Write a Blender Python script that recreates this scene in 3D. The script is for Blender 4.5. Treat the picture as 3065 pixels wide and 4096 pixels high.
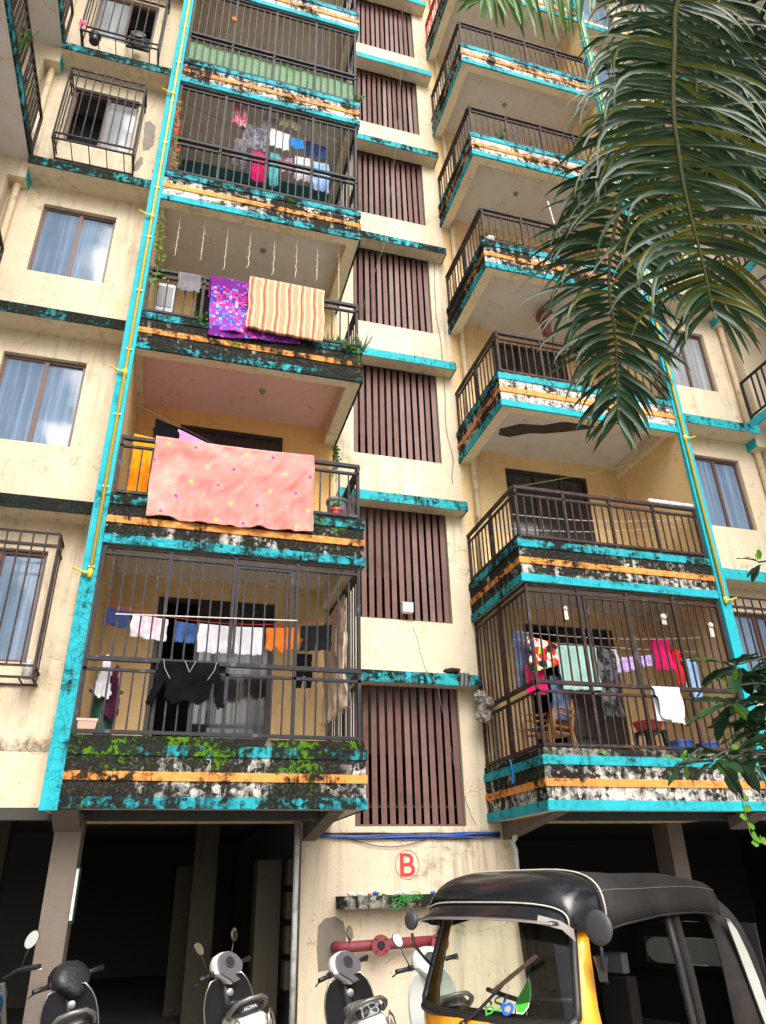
import bpy, bmesh, math, random
from mathutils import Vector, Matrix, noise
R = math.radians
rnd = random.Random(7)
for o in list(bpy.data.objects): bpy.data.objects.remove(o)
sc = bpy.context.scene
COL = sc.collection

# ------------------------------------------------------------------ camera
cam_d = bpy.data.cameras.new('camera'); cam = bpy.data.objects.new('camera', cam_d); COL.objects.link(cam)
yaw, pitch, roll = R(16.681), R(27.1175), R(-1.3865)
fw = Vector((math.sin(yaw)*math.cos(pitch), math.cos(yaw)*math.cos(pitch), math.sin(pitch)))
rt = Vector((math.cos(yaw), -math.sin(yaw), 0)); up = rt.cross(fw)
r2 = rt*math.cos(roll)+up*math.sin(roll); u2 = -rt*math.sin(roll)+up*math.cos(roll)
m = Matrix((r2, u2, -fw)).transposed().to_4x4(); m.translation = Vector((0, 0, 1.6)); cam.matrix_world = m
cam_d.sensor_fit = 'AUTO'; cam_d.sensor_width = 36; cam_d.lens = 730.77/1024*36
cam_d.clip_start = .05; cam_d.clip_end = 2000
sc.camera = cam
# ------------------------------------------------------------------ sky, sun, exposure
SUN_EL, SUN_ROT = R(44), R(177)
world = bpy.data.worlds.new('World'); sc.world = world; world.use_nodes = True
wn = world.node_tree.nodes; wl = world.node_tree.links; wn.clear()
sky = wn.new('ShaderNodeTexSky'); sky.sky_type = 'NISHITA'; sky.sun_disc = False
sky.sun_elevation = SUN_EL; sky.sun_rotation = SUN_ROT; sky.air_density = 1.0; sky.dust_density = 6.0; sky.ozone_density = .6
hs = wn.new('ShaderNodeHueSaturation'); hs.inputs['Saturation'].default_value = .35
bg = wn.new('ShaderNodeBackground'); bg.inputs[1].default_value = .15
wo = wn.new('ShaderNodeOutputWorld')
wl.new(sky.outputs[0], hs.inputs['Color']); wl.new(hs.outputs[0], bg.inputs[0]); wl.new(bg.outputs[0], wo.inputs[0])
sd = bpy.data.lights.new('sun', 'SUN'); sd.energy = .75; sd.angle = R(40); sd.color = (1, .965, .91)
sun = bpy.data.objects.new('sun', sd); COL.objects.link(sun)
# nishita: rotation measured clockwise from +Y seen from above
sdir = Vector((math.sin(SUN_ROT)*math.cos(SUN_EL), math.cos(SUN_ROT)*math.cos(SUN_EL), math.sin(SUN_EL)))
sun.rotation_euler = (-sdir).to_track_quat('-Z', 'Y').to_euler()
vs = sc.view_settings; vs.view_transform = 'Standard'; vs.look = 'None'; vs.gamma = 1; vs.use_curve_mapping = False
vs.exposure = 1.12
sc.cycles.max_bounces = 7; sc.cycles.diffuse_bounces = 4; sc.cycles.glossy_bounces = 3; sc.cycles.transmission_bounces = 4; sc.cycles.transparent_max_bounces = 8; sc.cycles.caustics_reflective = False; sc.cycles.caustics_refractive = False

# ------------------------------------------------------------------ helpers
def tag(o, label=None, cat=None, group=None, kind=None):
    if label: o['label'] = label
    if cat: o['category'] = cat
    if group: o['group'] = group
    if kind: o['kind'] = kind
    return o
def thing(name, label, cat, loc=(0, 0, 0), rot=(0, 0, 0), group=None):
    o = bpy.data.objects.new(name, None); COL.objects.link(o); o.empty_display_size = .2
    o.location = loc; o.rotation_euler = rot
    return tag(o, label, cat, group)
def adopt(o, parent, world=True):
    o.parent = parent
    if world:
        mw = Matrix.LocRotScale(parent.location, parent.rotation_euler, parent.scale)
        p = parent.parent
        if p is not None: mw = Matrix.Identity(4) if parent.get('_w') else mw
        o.matrix_parent_inverse = mw.inverted()
    return o
class MB:
    def __init__(s): s.v = []; s.f = []; s.uv = {}
    def add(s, vs, fs):
        n = len(s.v); s.v += [tuple(p) for p in vs]; s.f += [tuple(i+n for i in f) for f in fs]; return s
    def box(s, x0, x1, y0, y1, z0, z1):
        if x0 > x1: x0, x1 = x1, x0
        if y0 > y1: y0, y1 = y1, y0
        if z0 > z1: z0, z1 = z1, z0
        return s.add([(x0,y0,z0),(x1,y0,z0),(x1,y1,z0),(x0,y1,z0),(x0,y0,z1),(x1,y0,z1),(x1,y1,z1),(x0,y1,z1)],
                     [(0,3,2,1),(4,5,6,7),(0,1,5,4),(1,2,6,5),(2,3,7,6),(3,0,4,7)])
    def bar(s, a, b, w, d=None, upv=(0,0,1)):
        a = Vector(a); b = Vector(b); t = (b-a).normalized(); d = d or w
        h = Vector(upv)
        if abs(t.dot(h)) > .95: h = Vector((0, 1, 0))
        x = t.cross(h).normalized(); y = x.cross(t)
        vs = []
        for p in (a, b):
            for i, j in ((-1,-1),(1,-1),(1,1),(-1,1)): vs.append(p+x*(i*w/2)+y*(j*d/2))
        return s.add(vs, [(0,1,2,3),(7,6,5,4),(0,4,5,1),(1,5,6,2),(2,6,7,3),(3,7,4,0)])
    def tube(s, pts, r, n=8, cap=True, closed=False):
        pts = [Vector(p) for p in pts]; rs = r if isinstance(r, (list, tuple)) else [r]*len(pts)
        base = len(s.v); prev = None; N = len(pts)
        for i, p in enumerate(pts):
            t = (pts[min(i+1, N-1)]-pts[max(i-1, 0)]) if not closed else (pts[(i+1) % N]-pts[i-1])
            t = t.normalized() if t.length > 1e-9 else Vector((0, 0, 1))
            if prev is None:
                h = Vector((0, 0, 1)) if abs(t.z) < .9 else Vector((1, 0, 0)); x = t.cross(h).normalized()
            else:
                x = prev-t*prev.dot(t); x = x.normalized() if x.length > 1e-6 else t.orthogonal().normalized()
            prev = x; y = t.cross(x)
            for k in range(n):
                a = 2*math.pi*k/n; s.v.append(tuple(p+x*(math.cos(a)*rs[i])+y*(math.sin(a)*rs[i])))
        for i in range(N-1 if not closed else N):
            j = (i+1) % N
            for k in range(n):
                s.f.append((base+i*n+k, base+i*n+(k+1) % n, base+j*n+(k+1) % n, base+j*n+k))
        if cap and not closed:
            s.f.append(tuple(base+k for k in reversed(range(n)))); s.f.append(tuple(base+(N-1)*n+k for k in range(n)))
        return s
    def loft(s, rows, closed=False, caps=False):
        n = len(rows[0]); b = len(s.v)
        for r in rows: s.v += [tuple(p) for p in r]
        for i in range(len(rows)-1):
            for k in range(n if closed else n-1):
                k2 = (k+1) % n; s.f.append((b+i*n+k, b+i*n+k2, b+(i+1)*n+k2, b+(i+1)*n+k))
        if caps:
            s.f.append(tuple(b+k for k in reversed(range(n)))); s.f.append(tuple(b+(len(rows)-1)*n+k for k in range(n)))
        return s
    def lathe(s, c, prof, n=16, axis='Z'):
        rows = []
        for r, h in prof:
            row = []
            for k in range(n):
                a = 2*math.pi*k/n; p = (math.cos(a)*r, math.sin(a)*r, h)
                if axis == 'Y': p = (p[0], p[2], p[1])
                if axis == 'X': p = (p[2], p[0], p[1])
                row.append((c[0]+p[0], c[1]+p[1], c[2]+p[2]))
            rows.append(row)
        return s.loft(rows, closed=True, caps=True)
    def poly(s, pts, ext):   # polygon extruded along ext
        n = len(pts); e = Vector(ext)
        vs = [Vector(p) for p in pts]+[Vector(p)+e for p in pts]
        return s.add(vs, [tuple(range(n)), tuple(reversed(range(n, 2*n)))]+[(i, i+n, (i+1) % n+n, (i+1) % n) for i in range(n)])
    def mesh(s, name, smooth=False):
        me = bpy.data.meshes.new(name); me.from_pydata(s.v, [], s.f); me.update()
        bm = bmesh.new(); bm.from_mesh(me); bmesh.ops.recalc_face_normals(bm, faces=bm.faces); bm.to_mesh(me); bm.free()
        if smooth: me.polygons.foreach_set('use_smooth', [True]*len(me.polygons))
        return me
    def build(s, name, mat, parent=None, smooth=False, bevel=0, autosm=False):
        me = s.mesh(name, smooth or autosm)
        if mat: me.materials.append(mat)
        o = bpy.data.objects.new(name, me); COL.objects.link(o)
        if parent is not None: o.parent = parent
        if bevel:
            bv = o.modifiers.new('bevel', 'BEVEL'); bv.width = bevel; bv.segments = 2; bv.limit_method = 'ANGLE'; bv.angle_limit = R(40)
        if autosm:
            md = o.modifiers.new('split', 'EDGE_SPLIT'); md.split_angle = R(38)
        return o
_ub = {}
def ubar(name, a, b, w, d, mat, parent):
    """a straight square bar as its own object sharing one unit mesh"""
    if mat.name not in _ub:
        me = MB().box(-.5, .5, -.5, .5, -.5, .5).mesh('bar_mesh'); me.materials.append(mat); _ub[mat.name] = me
    a = Vector(a); b = Vector(b); t = b-a; L = t.length
    o = bpy.data.objects.new(name, _ub[mat.name]); COL.objects.link(o)
    q = t.to_track_quat('Z', 'Y') if abs(t.normalized().z) < .999 else Matrix.Identity(3).to_quaternion()
    o.matrix_world = Matrix.LocRotScale((a+b)/2, q, Vector((w, d, L)))
    if parent is not None:
        mw = o.matrix_world.copy(); o.parent = parent; o.matrix_basis = mw
    return o
def text_mesh(name, txt, size, mat, mtx, parent=None, ext=.002, off=0, align='CENTER'):
    cu = bpy.data.curves.new(name, 'FONT'); cu.body = txt; cu.size = size; cu.extrude = ext; cu.offset = off; cu.align_x = align; cu.align_y = 'CENTER'
    t = bpy.data.objects.new(name, cu); COL.objects.link(t)
    dg = bpy.context.evaluated_depsgraph_get(); me = bpy.data.meshes.new_from_object(t.evaluated_get(dg))
    bpy.data.objects.remove(t); me.materials.clear(); me.materials.append(mat)
    o = bpy.data.objects.new(name, me); COL.objects.link(o)
    if parent is not None: o.parent = parent
    o.matrix_basis = mtx
    return o

# ------------------------------------------------------------------ materials
class NT:
    def __init__(s, name):
        s.m = bpy.data.materials.new(name); s.m.use_nodes = True; s.t = s.m.node_tree; s.n = s.t.nodes; s.l = s.t.links
        s.b = s.n['Principled BSDF']; s._pos = None
    def new(s, typ, **kw):
        nd = s.n.new(typ)
        for k, v in kw.items(): setattr(nd, k, v)
        return nd
    def pos(s):
        if s._pos is None: s._pos = s.new('ShaderNodeNewGeometry').outputs['Position']
        return s._pos
    def sock(s, nd, key, v):
        if v is None: return
        if hasattr(v, 'is_output') or isinstance(v, bpy.types.NodeSocket): s.l.new(v, nd.inputs[key])
        else: nd.inputs[key].default_value = v
    def mapv(s, vec, scale=(1,1,1), loc=(0,0,0), rot=(0,0,0)):
        nd = s.new('ShaderNodeMapping'); s.l.new(vec, nd.inputs[0]); nd.inputs[1].default_value = loc; nd.inputs[2].default_value = rot; nd.inputs[3].default_value = scale
        return nd.outputs[0]
    def noise(s, scale, detail=4, rough=.55, vec=None, dist=0, out='Fac'):
        nd = s.new('ShaderNodeTexNoise'); s.l.new(vec if vec is not None else s.pos(), nd.inputs['Vector'])
        nd.inputs['Scale'].default_value = scale; nd.inputs['Detail'].default_value = detail; nd.inputs['Roughness'].default_value = rough; nd.inputs['Distortion'].default_value = dist
        return nd.outputs[out]
    def voro(s, scale, vec=None, feature='F1', out='Distance', rand=1):
        nd = s.new('ShaderNodeTexVoronoi'); nd.feature = feature; s.l.new(vec if vec is not None else s.pos(), nd.inputs['Vector']); nd.inputs['Scale'].default_value = scale
        nd.inputs['Randomness'].default_value = rand
        return nd.outputs[out]
    def math(s, op, a, b=None, c=None, clamp=False):
        nd = s.new('ShaderNodeMath', operation=op); nd.use_clamp = clamp
        s.sock(nd, 0, a); s.sock(nd, 1, b); s.sock(nd, 2, c); return nd.outputs[0]
    def rng(s, v, a, b, c=0., d=1.):
        nd = s.new('ShaderNodeMapRange'); nd.clamp = True; s.sock(nd, 0, v); s.sock(nd, 1, a); s.sock(nd, 2, b); s.sock(nd, 3, c); s.sock(nd, 4, d); return nd.outputs[0]
    def mix(s, f, a, b, mode='MIX'):
        nd = s.new('ShaderNodeMix', data_type='RGBA', blend_type=mode)
        s.sock(nd, 0, f)
        for k, v in ((6, a), (7, b)):
            if isinstance(v, tuple): v = v if len(v) == 4 else v+(1,)
            s.sock(nd, k, v)
        return nd.outputs[2]
    def ramp(s, f, stops, interp='LINEAR'):
        nd = s.new('ShaderNodeValToRGB'); s.l.new(f, nd.inputs[0]); cr = nd.color_ramp; cr.interpolation = interp
        while len(cr.elements) < len(stops): cr.elements.new(1)
        for e, (p, c) in zip(cr.elements, stops): e.position = p; e.color = c+(1,) if len(c) == 3 else c
        return nd.outputs[0]
    def attr(s, name):
        nd = s.new('ShaderNodeAttribute'); nd.attribute_type = 'OBJECT'; nd.attribute_name = name; return nd.outputs['Fac']
    def sep(s, v):
        nd = s.new('ShaderNodeSeparateXYZ'); s.l.new(v, nd.inputs[0]); return nd.outputs
    def comb(s, x, y, z=0.):
        nd = s.new('ShaderNodeCombineXYZ'); s.sock(nd, 0, x); s.sock(nd, 1, y); s.sock(nd, 2, z); return nd.outputs[0]
    def uv(s): return s.new('ShaderNodeUVMap').outputs[0]
    def rnd_obj(s): return s.new('ShaderNodeObjectInfo').outputs['Random']
    def bump(s, h, dist=.01, strength=.5):
        nd = s.new('ShaderNodeBump'); s.l.new(h, nd.inputs['Height']); nd.inputs['Distance'].default_value = dist; nd.inputs['Strength'].default_value = strength
        s.l.new(nd.outputs[0], s.b.inputs['Normal'])
    def out(s, col, rough=.7, metal=0, spec=None, **kw):
        c = col if not isinstance(col, tuple) else (col+(1,) if len(col) == 3 else col)
        s.sock(s.b, 'Base Color', c); s.sock(s.b, 'Roughness', rough); s.sock(s.b, 'Metallic', metal)
        if spec is not None: s.b.inputs['Specular IOR Level'].default_value = spec
        for k, v in kw.items(): s.sock(s.b, k.replace('_', ' '), v)
        return s.m
def mul(c, k): return tuple(x*k for x in c[:3])

def simple(name, col, rough=.5, metal=0, var=.12, scale=14, spec=None, dirt=0, dirtcol=(.08,.07,.06), bumpd=0, **kw):
    t = NT(name); n = t.noise(scale, 5)
    c = t.mix(n, mul(col, 1-var), mul(col, 1+var))
    if dirt:
        d = t.rng(t.noise(scale*.35, 7, .65), .62-dirt*.35, .80-dirt*.25); c = t.mix(t.math('MULTIPLY', d, .8), c, dirtcol)
    if bumpd: t.bump(t.noise(scale*3, 4), bumpd, .5)
    return t.out(c, rough, metal, spec, **kw)

def plaster(name, col, grime=.35, streak=.5, speck=.6, bumpd=.006, splash=0.):
    t = NT(name); p = t.pos()
    big = t.noise(.6, 3, .6); mid = t.noise(3.6, 5, .68); fine = t.noise(60, 1, .6)
    c = t.mix(big, mul(col, .88), mul(col, 1.07)); c = t.mix(t.rng(mid, .40, .72), c, tuple(a*b for a, b in zip(col, (.92, .88, .80))))
    st = t.noise(1, 4, .65, vec=t.mapv(p, (8, 8, .6)))
    sm = t.math('MULTIPLY', t.rng(st, .50, .72), t.rng(big, .38, .60)); c = t.mix(t.math('MULTIPLY', sm, streak), c, mul(col, .42))
    wv = t.new('ShaderNodeVectorMath', operation='MULTIPLY_ADD'); t.l.new(t.noise(2.2, 3, .6, out='Color'), wv.inputs[0]); wv.inputs[1].default_value = (.5, .5, .5); t.l.new(p, wv.inputs[2])
    ck = t.math('MULTIPLY', t.rng(t.voro(.9, vec=wv.outputs[0], feature='DISTANCE_TO_EDGE'), .009, .002), t.rng(mid, .46, .54)); c = t.mix(t.math('MULTIPLY', ck, .45), c, mul(col, .3))
    if splash:   # mould growing on the wall just above each ledge
        zf = t.math('FRACT', t.math('DIVIDE', t.math('SUBTRACT', t.sep(p)[2], splash), 2.9))
        hgt = t.math('MULTIPLY_ADD', big, .22, t.math('MULTIPLY_ADD', mid, .24, -.20))
        k = t.rng(t.math('SUBTRACT', hgt, zf), -.015, .045); k = t.math('MULTIPLY', k, t.rng(t.noise(22, 3, .7), .35, .6, .35, 1)); c = t.mix(t.math('MULTIPLY', k, .8), c, (.07, .06, .045))
    gm = t.rng(t.math('ADD', t.math('MULTIPLY', mid, .6), t.math('MULTIPLY', big, .45)), .60, .74); c = t.mix(t.math('MULTIPLY', gm, grime), c, (.13, .105, .075))
    sp = t.math('MULTIPLY', t.rng(t.voro(15), .17, .06), t.rng(mid, .47, .60)); c = t.mix(t.math('MULTIPLY', sp, speck), c, (.11, .085, .06))
    t.bump(t.math('ADD', fine, t.math('MULTIPLY', mid, 1.2)), bumpd, .55)
    return t.out(c, .88, 0, .3)

def band_paint(name, col):
    """thick exterior paint gone mouldy: per-object 'mold' and 'moss' amounts"""
    t = NT(name); p = t.pos(); mo = t.attr('mold'); ms = t.attr('moss')
    big = t.noise(1.3, 3, .6); n2 = t.noise(5, 5, .64, dist=.4, vec=t.mapv(p, (1, 1, 1.7))); st = t.noise(1, 4, .7, vec=t.mapv(p, (10, 10, 1.5)))
    blk = t.voro(17, vec=t.mapv(p, (1, 1, 1.25)), out='Color'); bs = t.sep(blk)[0]
    mk = t.math('ADD', t.math('ADD', t.math('MULTIPLY', big, .55), t.math('MULTIPLY', n2, .34)), t.math('ADD', t.math('MULTIPLY', st, .50), t.math('MULTIPLY', bs, .14)))
    thr = t.math('MULTIPLY_ADD', mo, -.62, 1.08)
    mask = t.rng(t.math('SUBTRACT', mk, thr), -.035, .085)
    c = t.mix(n2, mul(col, .80), mul(col, 1.15))
    edge = t.rng(t.math('SUBTRACT', mk, thr), -.20, .03); c = t.mix(t.math('MULTIPLY', edge, .55), c, mul(col, .42))
    wv = t.new('ShaderNodeVectorMath', operation='ADD'); t.l.new(p, wv.inputs[0])
    nz = t.noise(9, 1, .5, out='Color'); sc_ = t.new('ShaderNodeVectorMath', operation='SCALE'); t.l.new(nz, sc_.inputs[0]); sc_.inputs['Scale'].default_value = .05; t.l.new(sc_.outputs[0], wv.inputs[1])
    cr = t.voro(11, vec=wv.outputs[0], feature='DISTANCE_TO_EDGE'); crm = t.math('MULTIPLY', t.rng(cr, .035, .01), t.rng(big, .40, .56))
    crm = t.math('MULTIPLY', crm, t.rng(mo, .15, .5, .12, 1)); c = t.mix(t.math('MULTIPLY', crm, .8), c, (.03, .03, .025))
    moldc = t.mix(n2, (.002, .0025, .0018), (.028, .028, .022))
    mf = t.math('MULTIPLY', mask, t.rng(t.noise(34, 2, .7), .25, .5, .88, 1)); c = t.mix(mf, c, moldc)
    g1 = t.math('MULTIPLY_ADD', t.noise(2.2, 3, .6), .70, -.18); g1 = t.math('ADD', g1, t.math('MULTIPLY', t.noise(19, 4, .7), .60))
    gm = t.rng(t.math('SUBTRACT', g1, t.math('MULTIPLY_ADD', ms, -.45, .72)), -.01, .03)
    gm = t.math('MULTIPLY', gm, t.rng(ms, 0, .05))
    c = t.mix(gm, c, t.mix(t.noise(40, 2), (.018, .06, .004), (.11, .25, .014)))
    h = t.math('ADD', t.math('MULTIPLY', n2, .6), t.math('ADD', t.math('MULTIPLY', crm, -.7), t.math('MULTIPLY', gm, .8)))
    t.bump(h, .012, .7)
    return t.out(c, t.rng(mask, 0, 1, .65, 1.), 0, .12)

def rusty(name, col, rust=.4):
    t = NT(name); n = t.noise(5, 7, .65); f = t.rng(n, .70-.3*rust, .85-.25*rust)
    c = t.mix(t.noise(18, 2), mul(col, .75), mul(col, 1.35)); c = t.mix(t.math('MULTIPLY', f, .75), c, (.13, .045, .025))
    c = t.mix(t.math('MULTIPLY', t.rng(n, .30, .42, 1, 0), .5), c, (.20, .19, .19))
    return t.out(c, .6, 0, .22)

M = {}
CREAM = (.69, .597, .445)
M['cream'] = plaster('cream plaster', CREAM, .34, .75, .8)
M['cream_w'] = plaster('cream plaster of the window walls', CREAM, .34, .8, .7, .006, 5.885)
M['cream_in'] = plaster('cream plaster inside balcony', (.78, .575, .315), .2, .25, .35)
M['ochre_in'] = plaster('ochre plaster inside balcony', (.80, .50, .20), .15, .15, .2)
M['blue_in'] = plaster('teal blue plaster inside balcony', (.045, .20, .26), .2, .3, .1)
M['soffit'] = plaster('grey white soffit', (.66, .64, .64), .15, .0, .2, .003)
M['soffit_mauve'] = plaster('mauve soffit', (.76, .50, .51), .3, .0, .1, .003)
M['ground_wall'] = plaster('stained cream plaster', (.66, .56, .42), .95, .9, 1.0, .008)
M['col_plaster'] = plaster('shade-darkened column plaster', (.17, .14, .118), .6, .6, .6, .008)  # base colour darkened to carry the shade under the building
M['teal'] = band_paint('teal paint', (.022, .385, .46)); M['white_b'] = band_paint('white paint', (.60, .575, .53)); M['orange_b'] = band_paint('orange paint', (.78, .31, .075))
M['curb'] = band_paint('grey cement', (.30, .285, .24)); M['ledge_teal'] = band_paint('teal ledge paint', (.03, .42, .48))
M['rail'] = rusty('dark grey painted steel', (.022, .021, .026), .3); M['rail_br'] = rusty('brown painted steel', (.028, .019, .018), .6)
M['rail_red'] = rusty('faded red painted steel', (.38, .03, .07), .2)
M['slat'] = simple('brown louvre metal', (.165, .082, .070), .55, var=.3, scale=4, dirt=.25, dirtcol=(.06, .035, .03))
M['frame'] = simple('brown aluminium', (.11, .055, .045), .4, var=.15); M['frame_dk'] = simple('dark anodised frame', (.025, .020, .020), .35)
M['yellow'] = simple('yellow gas pipe paint', (.80, .50, .04), .4, var=.1); M['beige_pvc'] = simple('beige pipe', (.70, .55, .36), .5, dirt=.2); M['white_pvc'] = simple('grey white pipe', (.55, .56, .55), .4, dirt=.3)
M['steel'] = simple('bracket steel', (.45, .45, .46), .35, .8); M['red_pipe'] = simple('dark red hydrant paint', (.20, .028, .040), .6, var=.25, dirt=.2, dirtcol=(.12,.05,.05))
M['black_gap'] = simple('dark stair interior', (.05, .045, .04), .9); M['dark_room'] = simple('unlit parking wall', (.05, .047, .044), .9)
M['concrete'] = simple('concrete ground', (.32, .305, .28), .9, var=.2, scale=3, dirt=.25, dirtcol=(.18,.17,.155), bumpd=.006)
def glass_pane(name, tint, rough=.06):
    t = NT(name); n = t.noise(2.2, 5, .6); d = t.rng(t.noise(1.3, 6, .65), .4, .75)
    cu = t.noise(1, 3, .6, vec=t.mapv(t.pos(), (14, 14, .4), rot=(0, R(9), 0))); c = t.mix(n, mul(tint, .7), mul(tint, 1.3)); c = t.mix(t.rng(cu, .46, .66), c, mul(tint, 1.5)); t.bump(t.noise(1.1, 2), .006, .35)
    return t.out(c, t.rng(d, 0, 1, rough, rough+.16), 0, IOR=1.62)
M['pane'] = glass_pane('tinted reflective window glass', (.13, .19, .28)); M['pane_dk'] = glass_pane('dark door glass', (.022, .022, .024), .04); M['pane_pale'] = glass_pane('pale frosted glass', (.26, .28, .30), .1)
def clear_glass(name, tint=(.9, .95, .93), rough=.02):
    t = NT(name); return t.out(tint, rough, 0, .5, **{'Transmission_Weight': 1., 'IOR': 1.45})
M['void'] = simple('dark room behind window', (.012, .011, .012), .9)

# ------------------------------------------------------------------ ground
g = MB().add([(-300,-300,0),(300,-300,0),(300,300,0),(-300,300,0)], [(0,1,2,3)]).build('ground', M['concrete']); tag(g, 'grey concrete yard in front of the building', 'ground', kind='structure')

# ------------------------------------------------------------------ the building
H = 2.9; Z1 = 2.355; NF = 7
FY = 8.344; WY = 10.16; AX = 3.345
def z0(k): return Z1+(k-1)*H
def mx(side, x): return x if side == 'L' else 2*AX-x
bld = thing('apartment_building', 'cream apartment block with teal trim, stacked balconies and brown stair louvres', 'building', (AX, 12, 0))
def P(o, parent=None):
    """parent to the building (or one of its parts) keeping the coordinates as world coordinates"""
    par = parent or bld
    mw = o.matrix_basis.copy()
    o.parent = par
    if par is bld: o.matrix_basis = Matrix.Translation(-Vector(bld.location)) @ mw
    return o
# parts sit at -location of the building, so a sub-part parented to a part may again use world coordinates

def wall_panel(mb, x0, x1, zb, zt, ya, yb, holes):
    xs = sorted(set([x0, x1]+[h[0] for h in holes]+[h[1] for h in holes])); zs = sorted(set([zb, zt]+[h[2] for h in holes]+[h[3] for h in holes]))
    xs = [x for x in xs if x0 <= x <= x1]; zs = [z for z in zs if zb <= z <= zt]
    for j in range(len(zs)-1):
        run = None
        for i in range(len(xs)-1):
            cx = (xs[i]+xs[i+1])/2; cz = (zs[j]+zs[j+1])/2
            inside = any(h[0] < cx < h[1] and h[2] < cz < h[3] for h in holes)
            if not inside:
                if run is None: run = xs[i]
            if inside or i == len(xs)-2:
                e = xs[i] if inside else xs[i+1]
                if run is not None and e > run: mb.box(run, e, ya, yb, zs[j], zs[j+1])
                run = None
TOP = z0(8)
# stair wall with louvre openings
mb = MB(); wall_panel(mb, 2.215, 4.475, 2.28, TOP, WY, WY+.16, [(2.555, 4.135, 2.31+H*k, 4.31+H*k) for k in range(7)])
# lowest opening starts a little lower: keep a sill strip
P(mb.build('stair_wall', M['cream']))
mb = MB(); mb.box(1.85, 4.84, WY, WY+.25, 0, 2.28); mb.box(1.85, 2.215, WY, WY+.25, 2.28, 2.56); mb.box(4.475, 4.84, WY, WY+.25, 2.28, 2.56); gw = P(mb.build('ground_wall', M['ground_wall']))
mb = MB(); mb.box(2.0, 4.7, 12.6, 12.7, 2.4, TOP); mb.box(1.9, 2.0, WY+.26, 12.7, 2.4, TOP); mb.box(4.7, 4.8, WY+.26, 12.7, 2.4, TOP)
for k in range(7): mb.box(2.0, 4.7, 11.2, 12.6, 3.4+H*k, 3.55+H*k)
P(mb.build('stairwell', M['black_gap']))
for k in range(7):
    zb, zt = 2.31+H*k, 4.31+H*k
    f = MB(); f.box(2.557, 4.133, WY+.05, WY+.12, zb+.002, zb+.03).box(2.557, 4.133, WY+.05, WY+.12, zt-.03, zt-.002)
    fr = P(f.build('louvre_screen', M['frame']))
    n = 13
    for i in range(n):
        x = 2.61+i*(4.08-2.61)/(n-1)
        me_key = 'slat_mesh'
        if k == 0 and i == 0:
            s = MB(); s.add([(-.038,-.012,-.969),(.033,-.036,-.969),(.038,-.026,-.969),(-.033,.0,-.969)]+[(-.038,-.012,.969),(.033,-.036,.969),(.038,-.026,.969),(-.033,.0,.969)],
                  [(0,1,2,3),(7,6,5,4),(0,4,5,1),(1,5,6,2),(2,6,7,3),(3,7,4,0)]); slat_me = s.mesh('slat_mesh'); slat_me.materials.append(M['slat'])
        o = bpy.data.objects.new('slat', slat_me); COL.objects.link(o); o.location = (x, WY+.085, (zb+zt)/2); o.rotation_euler = (0, rnd.uniform(-.005, .005), rnd.uniform(-.25, .05)); o.parent = fr
# stair ledges above each louvre
for k in range(7):
    zt = 4.34+H*k
    s = MB().box(2.25, 4.41, 9.885, WY, zt-.15, zt-.012)
    lg = P(s.build('stair_ledge', M['cream']))
    e = MB().box(2.25, 4.41, 9.87, 9.885, zt-.165, zt).box(4.41, 4.425, 9.87, WY, zt-.165, zt).box(2.25, 4.41, 9.885, WY, zt-.012, zt).build('ledge_edge', M['ledge_teal'], lg)
    e['mold'] = [.62, .45, .40, .62, .5, .3, .3][k]
# pillars / fin walls
for S in 'LR':
    s = MB().box(mx(S,-1.085), mx(S,-.945), 8.385, WY+.16, 2.36, TOP); P(s.build('fin_wall', M['cream_in']))
    for k in range(1, 9):
        s = MB().box(mx(S,-1.10), mx(S,-.93), 8.325, 8.385, 2.335 if k == 1 else z0(k)+.66, z0(k+1)+.66 if k < 8 else TOP+1); o = P(s.build('pillar', M['teal'])); o['mold'] = ([.34, .12, .14, .18, .2, .2, .2, .2] if S == 'L' else [.12, .06, .05, .1, .2, .3, .3, .3])[k-1]
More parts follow.
